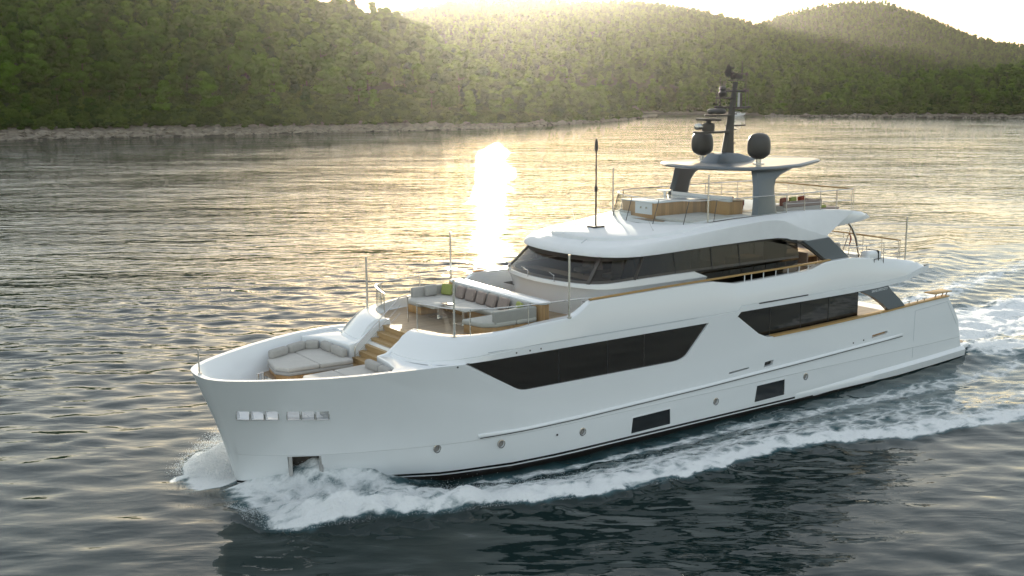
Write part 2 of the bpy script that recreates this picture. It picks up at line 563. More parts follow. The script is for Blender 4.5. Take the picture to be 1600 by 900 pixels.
H_ = {  # shore distance, ridge distance, ridge height by bearing
    'left': dict(
        shore=[(-1400, 300), (-400, 310), (0, 318), (300, 320), (500, 331), (700, 344), (800, 362), (900, 395), (960, 425), (1004, 455), (1030, 475)],
        ridge=[(-1400, 600), (0, 640), (500, 620), (640, 590), (720, 520), (850, 470), (940, 455), (985, 462), (1030, 480)],
        top=[(-1400, -70), (-300, -70), (0, -58), (300, -40), (480, 2), (560, 13), (620, 20), (680, 55), (720, 84), (780, 112), (850, 134), (930, 150), (980, 172), (1004, 183), (1030, 186)], tree=9.0),
    'middle': dict(
        shore=[(200, 700), (700, 660), (960, 560), (1040, 525), (1130, 520), (1250, 505), (1330, 500), (1500, 560), (1700, 600)],
        ridge=[(200, 1500), (1700, 1500)],
        top=[(200, 60), (500, 36), (640, 20), (705, 5), (760, 2), (860, 4), (900, 7), (1000, 8), (1060, 17), (1110, 27), (1190, 46), (1250, 68), (1330, 100), (1420, 130), (1700, 150)], tree=5.5),
    'far': dict(
        shore=[(900, 1200), (1900, 1200), (2800, 1200)],
        ridge=[(900, 2000), (2800, 2000)],
        top=[(900, 110), (1100, 66), (1190, 42), (1235, 27), (1285, 18), (1330, 15), (1380, 16), (1440, 37), (1500, 62), (1555, 78), (1610, 82), (1700, 98), (1900, 110), (2800, 120)], tree=5.0),
    'right': dict(
        shore=[(1120, 520), (1200, 492), (1300, 480), (1450, 470), (1600, 470), (1900, 450), (2800, 430)],
        ridge=[(1120, 560), (1300, 620), (1600, 640), (2800, 640)],
        top=[(1120, 185), (1170, 172), (1210, 162), (1300, 140), (1400, 122), (1450, 114), (1510, 112), (1600, 105), (1900, 92), (2800, 80)], tree=7.0),
}


def hill_height(h, px, D):
    s = lerp_table(h['shore'], px); r_ = lerp_table(h['ridge'], px)
    top = CAM_LOC[2] + r_ * (137.4 - lerp_table(h['top'], px)) / (FPX * 1.0165) - h['tree']
    top = np.maximum(top, 1.2)
    t = (D - s) / (r_ - s)
    up = np.where(t < 0, t * 12, np.minimum(1.0, 0.08 * smooth(0, .06, t) + 0.92 * np.clip(t, 0, 1) ** 0.92) * top)
    dn = np.where(t > 1, (t - 1) * (r_ - s) * 0.10 + np.maximum(t - 1.3, 0) * 30, 0)
    bump = 5.0 * (fbm(px / 60, D / 60) - .47) * smooth(0.15, .5, t) * smooth(1.2, .8, t) * np.clip(top / 50, 0, 1)
    rock = 1.6 * (fbm(px / 7, D / 5) - .3) * smooth(-.03, .01, t) * smooth(.2, .06, t)
    return np.maximum(up - dn + bump + rock, -4)


def hill_material():
    m = bpy.data.materials.new('wooded hillside ground')
    m.use_nodes = True
    nt = m.node_tree; N = nt.nodes; L = nt.links
    b = N['Principled BSDF']; b.inputs['Roughness'].default_value = .95; b.inputs['Specular IOR Level'].default_value = .1
    tc = N.new('ShaderNodeTexCoord')
    n = N.new('ShaderNodeTexNoise'); n.inputs['Scale'].default_value = .09; n.inputs['Detail'].default_value = 7
    L.new(tc.outputs['Object'], n.inputs['Vector'])
    cr = N.new('ShaderNodeValToRGB')
    cr.color_ramp.elements[0].color = (.016, .036, .008, 1); cr.color_ramp.elements[0].position = .35
    cr.color_ramp.elements[1].color = (.050, .070, .024, 1); cr.color_ramp.elements[1].position = .72
    L.new(n.outputs[0], cr.inputs[0])
    # bare pale rock along the shore, told by height
    sp = N.new('ShaderNodeSeparateXYZ'); L.new(tc.outputs['Object'], sp.inputs[0])
    n2 = N.new('ShaderNodeTexNoise'); n2.inputs['Scale'].default_value = .5; n2.inputs['Detail'].default_value = 6
    L.new(tc.outputs['Object'], n2.inputs['Vector'])
    ad = N.new('ShaderNodeMath'); ad.operation = 'MULTIPLY_ADD'; ad.inputs[1].default_value = -3.0
    L.new(n2.outputs[0], ad.inputs[0]); L.new(sp.outputs[2], ad.inputs[2])
    mr = N.new('ShaderNodeMapRange'); mr.inputs[1].default_value = 1.2; mr.inputs[2].default_value = 2.0
    mr.inputs[3].default_value = 1; mr.inputs[4].default_value = 0
    L.new(ad.outputs[0], mr.inputs[0])
    cr2 = N.new('ShaderNodeValToRGB')
    cr2.color_ramp.elements[0].color = (.13, .11, .09, 1); cr2.color_ramp.elements[0].position = .3
    cr2.color_ramp.elements[1].color = (.24, .205, .165, 1); cr2.color_ramp.elements[1].position = .7
    L.new(n2.outputs[0], cr2.inputs[0])
    mx = N.new('ShaderNodeMix'); mx.data_type = 'RGBA'
    L.new(mr.outputs[0], mx.inputs[0]); L.new(cr.outputs[0], mx.inputs[6]); L.new(cr2.outputs[0], mx.inputs[7])
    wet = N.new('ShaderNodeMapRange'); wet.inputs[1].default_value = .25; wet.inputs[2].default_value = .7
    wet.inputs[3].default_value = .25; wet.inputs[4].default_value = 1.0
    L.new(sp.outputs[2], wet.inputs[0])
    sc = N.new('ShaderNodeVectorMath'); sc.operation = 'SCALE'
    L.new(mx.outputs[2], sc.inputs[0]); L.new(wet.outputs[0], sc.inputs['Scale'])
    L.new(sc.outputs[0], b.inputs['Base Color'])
    return m


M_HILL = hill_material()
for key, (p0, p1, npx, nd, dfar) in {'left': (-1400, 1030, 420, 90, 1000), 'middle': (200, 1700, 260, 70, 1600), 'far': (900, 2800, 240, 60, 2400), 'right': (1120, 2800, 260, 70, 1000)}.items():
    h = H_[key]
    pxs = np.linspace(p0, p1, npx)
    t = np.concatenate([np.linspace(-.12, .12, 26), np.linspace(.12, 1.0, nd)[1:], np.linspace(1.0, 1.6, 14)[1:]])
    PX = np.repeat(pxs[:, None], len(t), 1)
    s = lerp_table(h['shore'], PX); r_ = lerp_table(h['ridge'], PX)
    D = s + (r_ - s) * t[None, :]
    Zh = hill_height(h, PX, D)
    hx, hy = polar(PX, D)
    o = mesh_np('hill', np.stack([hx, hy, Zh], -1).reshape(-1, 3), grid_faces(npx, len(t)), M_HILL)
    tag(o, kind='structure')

# ------------------------------------------------------------------ trees
def leaf_material(name, c1, c2, tr=.28):
    m = bpy.data.materials.new(name)
    m.use_nodes = True
    nt = m.node_tree; N = nt.nodes; L = nt.links
    N.clear()
    out = N.new('ShaderNodeOutputMaterial')
    oi = N.new('ShaderNodeObjectInfo')
    tc = N.new('ShaderNodeTexCoord')
    n = N.new('ShaderNodeTexNoise'); n.inputs['Scale'].default_value = .22; n.inputs['Detail'].default_value = 2
    L.new(tc.outputs['Object'], n.inputs['Vector'])
    ad = N.new('ShaderNodeMath'); ad.operation = 'MULTIPLY_ADD'; ad.inputs[1].default_value = .80
    L.new(oi.outputs['Random'], ad.inputs[0])
    sb = N.new('ShaderNodeMath'); sb.operation = 'SUBTRACT'; sb.inputs[1].default_value = .42
    L.new(n.outputs[0], sb.inputs[0]); L.new(sb.outputs[0], ad.inputs[2])
    mx = N.new('ShaderNodeMix'); mx.data_type = 'RGBA'
    mx.inputs[6].default_value = (*c1, 1); mx.inputs[7].default_value = (*c2, 1)
    L.new(ad.outputs[0], mx.inputs[0])
    d = N.new('ShaderNodeBsdfDiffuse'); L.new(mx.outputs[2], d.inputs[0])
    t = N.new('ShaderNodeBsdfTranslucent')
    g = N.new('ShaderNodeMix'); g.data_type = 'RGBA'; g.blend_type = 'MULTIPLY'; g.inputs[0].default_value = 1
    g.inputs[7].default_value = (1.5, 1.6, .7, 1)
    L.new(mx.outputs[2], g.inputs[6]); L.new(g.outputs[2], t.inputs[0])
    ms = N.new('ShaderNodeMixShader'); ms.inputs[0].default_value = tr
    L.new(d.outputs[0], ms.inputs[1]); L.new(t.outputs[0], ms.inputs[2]); L.new(ms.outputs[0], out.inputs[0])
    return m


M_PINE = leaf_material('pine needles', (.012, .045, .003), (.080, .165, .009))
M_BUSH = leaf_material('maquis leaves', (.022, .052, .008), (.080, .130, .018))
M_BARK = mat('pine bark', (.075, .072, .034), .95, spec=.05)


def crown_mesh(name, seed, H, Wd, kind, n_cl, per, m):
    g = random.Random(seed)
    vs, fs = [], []
    for c in range(n_cl):
        u = g.random()
        if kind == 'round':
            z = H * (.34 + .60 * u); rr = Wd * (math.sin(math.pi * min(1, .18 + .82 * u)) ** .7) * .62
        elif kind == 'cone':
            z = H * (.22 + .74 * u); rr = Wd * (1.02 - u) * .72
        else:
            z = H * (.10 + .8 * u); rr = Wd * .7 * (1 - u * u * .6)
        a = g.uniform(0, 6.283); q = rr * math.sqrt(g.random())
        c0 = Vector((q * math.cos(a), q * math.sin(a), z))
        er = Wd * g.uniform(.30, .46); ez = er * g.uniform(.50, .72)
        bmc = bmesh.new(); bmesh.ops.create_icosphere(bmc, subdivisions=2, radius=1)      # opaque core added in each clump to stop light passing through
        b = len(vs)
        for v in bmc.verts:
            j = g.uniform(.70, .90)
            vs.append(c0 + Vector((v.co.x * er * j, v.co.y * er * j, v.co.z * ez * j)))
        fs += [tuple(b + v.index for v in f.verts) for f in bmc.faces]
        bmc.free()
        for k in range(per):
            d = Vector((g.gauss(0, 1), g.gauss(0, 1), g.gauss(0, 1))).normalized()
            rad = g.uniform(.80, 1.08)
            p = c0 + Vector((d.x * er, d.y * er, d.z * ez)) * rad
            nrm = (d + Vector((g.gauss(0, .35), g.gauss(0, .35), g.gauss(0, .35) + .3))).normalized()
            s1 = nrm.cross(Vector((g.gauss(0, 1), g.gauss(0, 1), g.gauss(0, 1)))).normalized()
            s2 = nrm.cross(s1)
            L_ = g.uniform(.22, .42) * (H / 11) ** .5; w_ = L_ * g.uniform(.4, .8)
            b = len(vs)
            vs += [p - s1 * L_ - s2 * w_ * .5, p + s1 * L_ * .3 - s2 * w_, p + s1 * L_, p + s1 * L_ * .2 + s2 * w_]
            fs.append((b, b + 1, b + 2, b + 3))
    me = bpy.data.meshes.new(name)
    me.from_pydata([tuple(v) for v in vs], [], fs)
    me.materials.append(m)
    return me


def trunk_mesh(name, seed, H):
    g = random.Random(seed)
    mb = MB()
    lean = Vector((g.uniform(-.06, .06), g.uniform(-.06, .06), 0)) * H
    mb.tube([Vector((0, 0, -.6)), lean * .3 + Vector((0, 0, H * .3)), lean * .7 + Vector((0, 0, H * .6)), lean + Vector((0, 0, H * .86))], [.024 * H, .019 * H, .012 * H, .004 * H], 7)
    for k in range(7):
        u = g.uniform(.3, .8); a = g.uniform(0, 6.28); b = lean * u + Vector((0, 0, H * u)); l_ = H * g.uniform(.14, .28)
        mb.tube([b, b + Vector((math.cos(a) * l_ * .6, math.sin(a) * l_ * .6, l_ * .18)), b + Vector((math.cos(a) * l_, math.sin(a) * l_, l_ * .5))], [.008 * H, .006 * H, .002 * H], 5)
    o = mb.build(name, M_BARK)
    me = o.data
    bpy.data.objects.remove(o)
    return me


CROWNS = [crown_mesh('crown', 11, 9.6, 4.1, 'round', 13, 170, M_PINE), crown_mesh('crown', 12, 11, 3.9, 'cone', 16, 140, M_PINE),
          crown_mesh('crown', 13, 9, 4.4, 'round', 14, 170, M_PINE), crown_mesh('crown', 14, 10.5, 3.6, 'round', 11, 180, M_PINE),
          crown_mesh('crown', 15, 10.5, 4.2, 'cone', 17, 140, M_PINE)]
TRUNKS = [trunk_mesh('trunk', 20 + i, h_) for i, h_ in enumerate((9.6, 11, 9, 10.5, 10.5))]
BUSHES = [crown_mesh('foliage', 31, 2.4, 1.7, 'bush', 14, 90, M_BUSH), crown_mesh('foliage', 32, 1.9, 2.0, 'bush', 14, 90, M_BUSH)]

rt = random.Random(5)
singles = 0
first_crowns = []


def plant_tree(px, D, z, k, sc, label, group):
    global singles
    x, y = polar(px, D)
    t = empty('pine_tree', (float(x), float(y), float(z) - .15), label, 'tree', group)
    t.rotation_euler = (0, 0, rt.uniform(0, 6.28)); t.scale = (sc * rt.uniform(.9, 1.12), sc * rt.uniform(.9, 1.12), sc)
    tr = bpy.data.objects.new('trunk', TRUNKS[k]); COL.objects.link(tr); tr.parent = t
    cr = bpy.data.objects.new('crown', CROWNS[k]); COL.objects.link(cr); cr.parent = t
    singles += 1
    return cr


LAB = [('pine tree in the dense green wood above the pale bank at far left', 'pines above the left shore'),
       ('pine tree in the shore wood below the sunbeams, above the bright glitter path', 'pines below the sunbeams'),
       ('pine tree in the dark wood thinning towards the low rocky point', 'pines on the rocky point'),
       ('pine tree in the wood on the low hill across the bay', 'pines across the bay')]
left, right = H_['left'], H_['right']
pts = []
occupied = []
tries = 0
while len(pts) < 215 and tries < 20000:
    tries += 1
    px = rt.uniform(-60, 985); s = float(lerp_table(left['shore'], px)); r_ = float(lerp_table(left['ridge'], px))
    D = s + 9 + (rt.random() ** 1.5) * min(75, (r_ - s) * .9)
    x, y = polar(px, D)
    if any((x - a) ** 2 + (y - b) ** 2 < 20 for a, b in occupied): continue
    occupied.append((x, y)); pts.append((px, D, 'left'))
tries = 0
while len(pts) < 290 and tries < 20000:
    tries += 1
    px = rt.uniform(1190, 1625); s = float(lerp_table(right['shore'], px))
    D = s + 6 + (rt.random() ** 1.5) * 60
    x, y = polar(px, D)
    if any((x - a) ** 2 + (y - b) ** 2 < 14 for a, b in occupied): continue
    occupied.append((x, y)); pts.append((px, D, 'right'))
for px, D, w_ in pts:
    h = H_[w_]
    z = float(hill_height(h, np.array(px), np.array(D)))
    s = float(lerp_table(h['shore'], px))
    k = rt.randrange(5)
    zone = 3 if w_ == 'right' else (0 if px < 430 else 1 if px < 760 else 2)
    fr = min(1, (D - s) / 40)
    sc = (.72 + .42 * fr) * rt.uniform(.68, 1.38) * (.66 if w_ == 'right' else (.82 if px > 760 else 1.0))
    c = plant_tree(px, D, z, k, sc, *LAB[zone])
    if len(first_crowns) < 5 and not any(q.data == CROWNS[k] for q in first_crowns): first_crowns.append(c)


def scatter(name, P, srcs, label=None):
    """one object whose geometry nodes set foliage on many points"""
    P = np.array(P, np.float32)
    me = bpy.data.meshes.new(name)
    me.vertices.add(len(P)); me.vertices.foreach_set('co', P[:, :3].ravel())
    for nm, col in (('scl', 3), ('rot', 4)):
        a = me.attributes.new(nm, 'FLOAT', 'POINT'); a.data.foreach_set('value', np.ascontiguousarray(P[:, col]))
    a = me.attributes.new('idx', 'INT', 'POINT'); a.data.foreach_set('value', (P[:, 5]).astype(np.int32))
    o = bpy.data.objects.new(name, me); COL.objects.link(o)
    ng = bpy.data.node_groups.new(name, 'GeometryNodeTree')
    ng.interface.new_socket('Geometry', in_out='INPUT', socket_type='NodeSocketGeometry')
    ng.interface.new_socket('Geometry', in_out='OUTPUT', socket_type='NodeSocketGeometry')
    N = ng.nodes; L = ng.links
    gi = N.new('NodeGroupInput'); go = N.new('NodeGroupOutput')
    jn = N.new('GeometryNodeJoinGeometry')
    for s_ in srcs[::-1]:
        ob = N.new('GeometryNodeObjectInfo'); ob.transform_space = 'ORIGINAL'
        ob.inputs['Object'].default_value = s_
        g2 = N.new('GeometryNodeGeometryToInstance')
        L.new(ob.outputs['Geometry'], g2.inputs[0]); L.new(g2.outputs[0], jn.inputs[0])
    ip = N.new('GeometryNodeInstanceOnPoints')
    L.new(gi.outputs[0], ip.inputs['Points']); L.new(jn.outputs[0], ip.inputs['Instance'])
    ip.inputs['Pick Instance'].default_value = True

    def attr(nm, ty):
        a = N.new('GeometryNodeInputNamedAttribute'); a.data_type = ty; a.inputs[0].default_value = nm
        return a.outputs['Attribute']
    L.new(attr('idx', 'INT'), ip.inputs['Instance Index'])
    cx = N.new('ShaderNodeCombineXYZ'); L.new(attr('rot', 'FLOAT'), cx.inputs[2]); L.new(cx.outputs[0], ip.inputs['Rotation'])
    cs = N.new('ShaderNodeCombineXYZ')
    for i in range(3): L.new(attr('scl', 'FLOAT'), cs.inputs[i])
    L.new(cs.outputs[0], ip.inputs['Scale'])
    L.new(ip.outputs[0], go.inputs[0])
    md = o.modifiers.new('scatter', 'NODES'); md.node_group = ng
    return tag(o, kind='stuff')


def fill(key, n, p0, p1, tmin, tmax, s0, s1, keep_off=0.0):
    h = H_[key]
    g = np.random.default_rng(sum(map(ord, key)))
    px = g.uniform(p0, p1, n); s = lerp_table(h['shore'], px); r_ = lerp_table(h['ridge'], px)
    tt = g.uniform(tmin, tmax, n); D = s + (r_ - s) * tt
    D = np.maximum(D, s + keep_off)
    z = hill_height(h, px, D)
    x, y = polar(px, D)
    return np.stack([x, y, z - .4, g.uniform(s0, s1, n), g.uniform(0, 6.28, n), g.integers(0, 5, n)], -1)


occ = np.array(occupied)
P = [fill('left', 4900, -1390, 1000, .12, 1.12, .75, 1.25, 26), fill('middle', 14000, 400, 1500, 0.0, 1.04, .42, .85, 4),
     fill('far', 13000, 1020, 2300, .0, 1.03, .45, .85, 4), fill('right', 2200, 1180, 2300, .06, 1.1, .5, .85, 8)]
P = np.concatenate(P)
dmin = np.full(len(P), 1e9)
for a, b in occupied: dmin = np.minimum(dmin, (P[:, 0] - a) ** 2 + (P[:, 1] - b) ** 2)
P = P[(dmin > 10) & (P[:, 2] > .2)]
forest = scatter('forest', P, first_crowns)
forest['label'] = 'green pine forest covering the hillsides behind the first rows of trees'
# shrubs between the trunks and the rocks
bs = [bpy.data.objects.new('foliage', b) for b in BUSHES]
n = 2600
g = np.random.default_rng(9)
px = np.concatenate([g.uniform(-100, 1000, n), g.uniform(1190, 1640, 900), g.uniform(1000, 1300, 500)])
src = np.concatenate([np.zeros(n), np.ones(900), np.full(500, 2)])
Pb = []
for q, (key) in enumerate(('left', 'right', 'middle')):
    p_ = px[src == q]; h = H_[key]
    D = lerp_table(h['shore'], p_) + 5 + g.random(len(p_)) ** 1.6 * 30
    x, y = polar(p_, D)
    Pb.append(np.stack([x, y, hill_height(h, p_, D) - .25, g.uniform(.55, 1.5, len(p_)), g.uniform(0, 6.28, len(p_)), g.integers(0, 2, len(p_))], -1))
for i, b in enumerate(bs):
    q = Pb[0][i]
    COL.objects.link(b); b.name = 'shrub'; b.location = (q[0], q[1], q[2]); b.scale = (1.3,) * 3
    tag(b, ('tall' if i == 0 else 'low spreading') + ' green shrub growing at the top of the rocky bank at the far left', 'shrub', 'shore shrubs')
shr = scatter('undergrowth', np.concatenate(Pb)[2:], bs)
shr['label'] = 'low green maquis undergrowth between the shore rocks and the pines'

# rocks on the shore
M_ROCK = mat('shore limestone', (.21, .18, .145), .9, noise=.45, nscale=.7, bump=.6, bscale=3)
g = random.Random(4)
mb = MB()
for k in range(1500):
    if k < 1150: px, key = g.uniform(-80, 1012), 'left'
    else: px, key = g.uniform(1200, 1640), 'right'
    h = H_[key]; D = float(lerp_table(h['shore'], px)) + g.gauss(1.0, 2.2)
    x, y = polar(px, D); z = max(0, float(hill_height(h, np.array(px), np.array(D))))
    r_ = .22 + 1.2 * g.random() ** 2.6 * (.7 if key == 'right' else 1)
    bm = bmesh.new(); bmesh.ops.create_icosphere(bm, subdivisions=1, radius=1)
    a, c = g.uniform(0, 6), g.uniform(.45, .8)
    vs = [(x + r_ * 1.4 * v.co.x * g.uniform(.8, 1.2), y + r_ * v.co.y * g.uniform(.8, 1.2), z + r_ * c * v.co.z * g.uniform(.8, 1.15)) for v in bm.verts]
    mb.add(vs, [tuple(v.index for v in f.verts) for f in bm.faces]); bm.free()
rk = mb.build('shore_rocks', M_ROCK, None, 0)
tag(rk, 'pale grey limestone rocks lining the waterline below the woods', kind='stuff')

# ------------------------------------------------------------------ haze
mh = bpy.data.materials.new('sea haze')
mh.use_nodes = True
nt = mh.node_tree; nt.nodes.clear()
ho = nt.nodes.new('ShaderNodeOutputMaterial'); pv = nt.nodes.new('ShaderNodeVolumePrincipled')
pv.inputs['Color'].default_value = (1.0, .96, .86, 1)
pv.inputs['Density'].default_value = 0.000028
pv.inputs['Anisotropy'].default_value = 0.82
pv.inputs['Density Attribute'].default_value = ''
nt.links.new(pv.outputs[0], ho.inputs['Volume'])
hz = MB().box(-2900, 4900, -2900, 4900, -5.5, 190).build('haze', mh, None, 0)
tag(hz, kind='stuff')

# ================================================================== yacht
def mirror(self):
    b = len(self.v)
    self.v.extend([(x, -y, z) for x, y, z in self.v[:b]])
    self.f.extend([tuple(b + i for i in reversed(f)) for f in list(self.f)])
    return self


MB.mirror = mirror


def gelcoat(name, hull=False):
    m = bpy.data.materials.new(name); m.use_nodes = True
    nt = m.node_tree; N = nt.nodes; L = nt.links
    b = N['Principled BSDF']
    b.inputs['Base Color'].default_value = (.76, .78, .80, 1)
    b.inputs['Roughness'].default_value = .18
    b.inputs['Coat Weight'].default_value = .55; b.inputs['Coat Roughness'].default_value = .04
    tc = N.new('ShaderNodeTexCoord')
    n = N.new('ShaderNodeTexNoise'); n.inputs['Scale'].default_value = .6; n.inputs['Detail'].default_value = 2
    L.new(tc.outputs['Object'], n.inputs['Vector'])
    bp = N.new('ShaderNodeBump'); bp.inputs['Strength'].default_value = .12; bp.inputs['Distance'].default_value = .03
    L.new(n.outputs[0], bp.inputs['Height']); L.new(bp.outputs[0], b.inputs['Normal'])
    if hull:
        sp = N.new('ShaderNodeSeparateXYZ'); L.new(tc.outputs['Object'], sp.inputs[0])

        def mt(op, a, c, d=None):
            q = N.new('ShaderNodeMath'); q.operation = op
            for i, s in enumerate((a, c, d)):
                if s is None: continue
                if isinstance(s, (int, float)): q.inputs[i].default_value = s
                else: L.new(s, q.inputs[i])
            return q.outputs[0]
        rise = mt('MULTIPLY', mt('MAXIMUM', mt('SUBTRACT', sp.outputs[0], 24.3), 0.0), .034)
        z = mt('SUBTRACT', sp.outputs[2], rise)
        aft = mt('GREATER_THAN', sp.outputs[0], 24.3)
        black = mt('MULTIPLY', mt('LESS_THAN', z, .155), mt('GREATER_THAN', z, .075))
        black = mt('MULTIPLY', black, mt('SUBTRACT', 1.0, aft))
        bottom = mt('LESS_THAN', z, mt('SUBTRACT', .035, mt('MULTIPLY', aft, .05)))  # dark bottom paint; rising aft, it paints in the shadow under the chine
        m1 = N.new('ShaderNodeMix'); m1.data_type = 'RGBA'; m1.inputs[6].default_value = (.76, .78, .80, 1); m1.inputs[7].default_value = (.008, .008, .009, 1)
        L.new(black, m1.inputs[0])
        m2 = N.new('ShaderNodeMix'); m2.data_type = 'RGBA'; m2.inputs[7].default_value = (.016, .010, .008, 1)
        L.new(bottom, m2.inputs[0]); L.new(m1.outputs[2], m2.inputs[6]); L.new(m2.outputs[2], b.inputs['Base Color'])
    return m


def teak(name, along='x', w=.055, col=(.40, .25, .125), line=.35):
    m = bpy.data.materials.new(name); m.use_nodes = True
    nt = m.node_tree; N = nt.nodes; L = nt.links
    b = N['Principled BSDF']; b.inputs['Roughness'].default_value = .5; b.inputs['Specular IOR Level'].default_value = .35
    tc = N.new('ShaderNodeTexCoord'); sp = N.new('ShaderNodeSeparateXYZ'); L.new(tc.outputs['Object'], sp.inputs[0])
    ax = {'x': 1, 'y': 0, 'z': 0}[along]
    d = N.new('ShaderNodeMath'); d.operation = 'DIVIDE'; d.inputs[1].default_value = w; L.new(sp.outputs[ax], d.inputs[0])
    fr = N.new('ShaderNodeMath'); fr.operation = 'FRACT'; L.new(d.outputs[0], fr.inputs[0])
    lt = N.new('ShaderNodeMath'); lt.operation = 'LESS_THAN'; lt.inputs[1].default_value = .10; L.new(fr.outputs[0], lt.inputs[0])
    fl = N.new('ShaderNodeMath'); fl.operation = 'FLOOR'; L.new(d.outputs[0], fl.inputs[0])
    wn_ = N.new('ShaderNodeTexWhiteNoise'); wn_.noise_dimensions = '1D'; L.new(fl.outputs[0], wn_.inputs['W'])
    mp = N.new('ShaderNodeMapping'); L.new(tc.outputs['Object'], mp.inputs[0])
    mp.inputs['Scale'].default_value = {'x': (2, 30, 30), 'y': (30, 2, 30), 'z': (30, 30, 2)}[along]
    n = N.new('ShaderNodeTexNoise'); n.inputs['Scale'].default_value = 1.2; n.inputs['Detail'].default_value = 4; L.new(mp.outputs[0], n.inputs['Vector'])
    ad = N.new('ShaderNodeMath'); ad.operation = 'ADD'; L.new(wn_.outputs[0], ad.inputs[0]); L.new(n.outputs[0], ad.inputs[1])
    mr = N.new('ShaderNodeMapRange'); mr.inputs[1].default_value = .2; mr.inputs[2].default_value = 1.6; mr.inputs[3].default_value = .72; mr.inputs[4].default_value = 1.28
    L.new(ad.outputs[0], mr.inputs[0])
    sc = N.new('ShaderNodeVectorMath'); sc.operation = 'SCALE'; sc.inputs[0].default_value = col; L.new(mr.outputs[0], sc.inputs['Scale'])
    mx = N.new('ShaderNodeMix'); mx.data_type = 'RGBA'; mx.inputs[7].default_value = (.05, .045, .04, 1)
    ml = N.new('ShaderNodeMath'); ml.operation = 'MULTIPLY'; ml.inputs[1].default_value = line; L.new(lt.outputs[0], ml.inputs[0])
    L.new(ml.outputs[0], mx.inputs[0]); L.new(sc.outputs[0], mx.inputs[6]); L.new(mx.outputs[2], b.inputs['Base Color'])
    return m


def tinted(name, tint, refl_rough=.02, base=.0):
    """thin tinted glass: fresnel gloss over a coloured see-through sheet"""
    m = bpy.data.materials.new(name); m.use_nodes = True
    nt = m.node_tree; N = nt.nodes; L = nt.links; N.clear()
    out = N.new('ShaderNodeOutputMaterial')
    t = N.new('ShaderNodeBsdfTransparent'); t.inputs[0].default_value = (*tint, 1)
    g = N.new('ShaderNodeBsdfGlossy'); g.inputs['Roughness'].default_value = refl_rough
    fr = N.new('ShaderNodeFresnel'); ge = N.new('ShaderNodeNewGeometry')
    io = N.new('ShaderNodeMapRange'); io.inputs[3].default_value = 1.5; io.inputs[4].default_value = 1 / 1.5
    L.new(ge.outputs['Backfacing'], io.inputs[0]); L.new(io.outputs[0], fr.inputs[0])
    mx = N.new('ShaderNodeMixShader'); L.new(fr.outputs[0], mx.inputs[0]); L.new(t.outputs[0], mx.inputs[1]); L.new(g.outputs[0], mx.inputs[2])
    L.new(mx.outputs[0], out.inputs[0])
    return m


M_HULL = gelcoat('hull paint', True)
M_WHITE = gelcoat('white gelcoat')
M_ROOF = mat('matte white roof paint', (.74, .75, .76), .6, spec=.25, noise=.03, nscale=2)
M_TEAK = teak('teak deck', 'x', col=(.33, .235, .15))
M_TEAKZ = teak('teak panelling', 'z', .11, (.46, .27, .115), .12)
M_TEAKR = teak('teak rail', 'x', 5.0, (.47, .29, .11), 0)
M_TREAD = teak('teak treads', 'y', 5.0, (.46, .31, .15), 0)
M_STEEL = mat('stainless steel', (.62, .60, .57), .22, 1.0)
M_GREY = mat('dark grey metallic paint', (.115, .135, .155), .35, .35, coat=.3)
M_MAST = mat('mast bronze grey paint', (.070, .062, .055), .45, .2)
M_DOME = mat('radome grey brown', (.055, .050, .046), .42)
M_BLACK = mat('black rubber', (.012, .012, .013), .5)
M_DARKIN = mat('dark interior', (.030, .024, .020), .7)
M_INWOOD = mat('interior wood', (.36, .21, .09), .45, noise=.3, nscale=3)
M_CUSH = mat('pale grey outdoor fabric', (.52, .50, .47), .9, spec=.2, noise=.06, nscale=6, bump=.15, bscale=160)
M_CUSH2 = mat('mid grey outdoor fabric', (.40, .385, .365), .9, spec=.2, noise=.06, nscale=6, bump=.15, bscale=160)
M_PILL = mat('taupe pillow cloth', (.30, .245, .22), .95, spec=.1, noise=.18, nscale=30, bump=.3, bscale=90)
M_LIME = mat('olive green pillow cloth', (.30, .33, .11), .9, spec=.1, noise=.1, nscale=20)
M_RED = mat('rust red cloth', (.21, .05, .03), .9, spec=.1)
M_GLASSD = tinted('dark tinted glass', (.055, .05, .042))
M_GLASSW = tinted('windscreen glass', (.36, .36, .35))
M_GLASSC = tinted('clear railing glass', (.86, .88, .87))
M_PORT = mat('porthole glass', (.26, .25, .24), .15)
M_HGLASS = mat('hull window glass', (.010, .0085, .007), .03, spec=.5, coat=.0)
M_LOWG = mat('lower window glass', (.018, .021, .024), .04)
M_WALNUT = mat('table walnut', (.20, .12, .06), .4, noise=.3, nscale=8)
M_LGREY = mat('grey fitting plastic', (.38, .42, .46), .4)

yacht = empty('yacht', (17, 0, 0), 'long white motor yacht with dark windows and dark mast, cutting through the bay', 'yacht')

# ---------------------------------------------------------------- hull
XS = [(-1.2, 1.60), (.11, 1.13), (1.11, .87), (2.19, .57), (3.08, .25), (3.85, -.02), (4.2, -.12)]
T_WL = [(1.16, 0), (1.3, .14), (2, .62), (3, 1.12), (4, 1.68), (5.3, 2.36), (6.9, 3.2), (9, 3.76), (11, 3.92), (12, 3.95), (32, 3.95), (34.7, 3.9)]
T_KN = [(.865, 0), (.92, .16), (1.15, .42), (1.54, .78), (2.34, 1.42), (3.3, 1.98), (4.33, 2.46), (6, 3.08), (7.27, 3.45), (8.3, 3.70), (10, 3.91), (12, 3.955), (32, 3.955), (34.7, 3.88)]
T_SH = [(-.02, 0), (0, .36), (.06, .70), (.2, 1.0), (.41, 1.28), (.7, 1.55), (1.0, 1.78), (1.5, 2.12), (2.26, 2.56), (3, 2.96), (4, 3.36), (5, 3.64), (6, 3.83), (7.5, 3.955), (9, 3.975), (32, 3.975), (34.7, 3.88)]


def xstem(z): return float(lerp_table(XS, z))


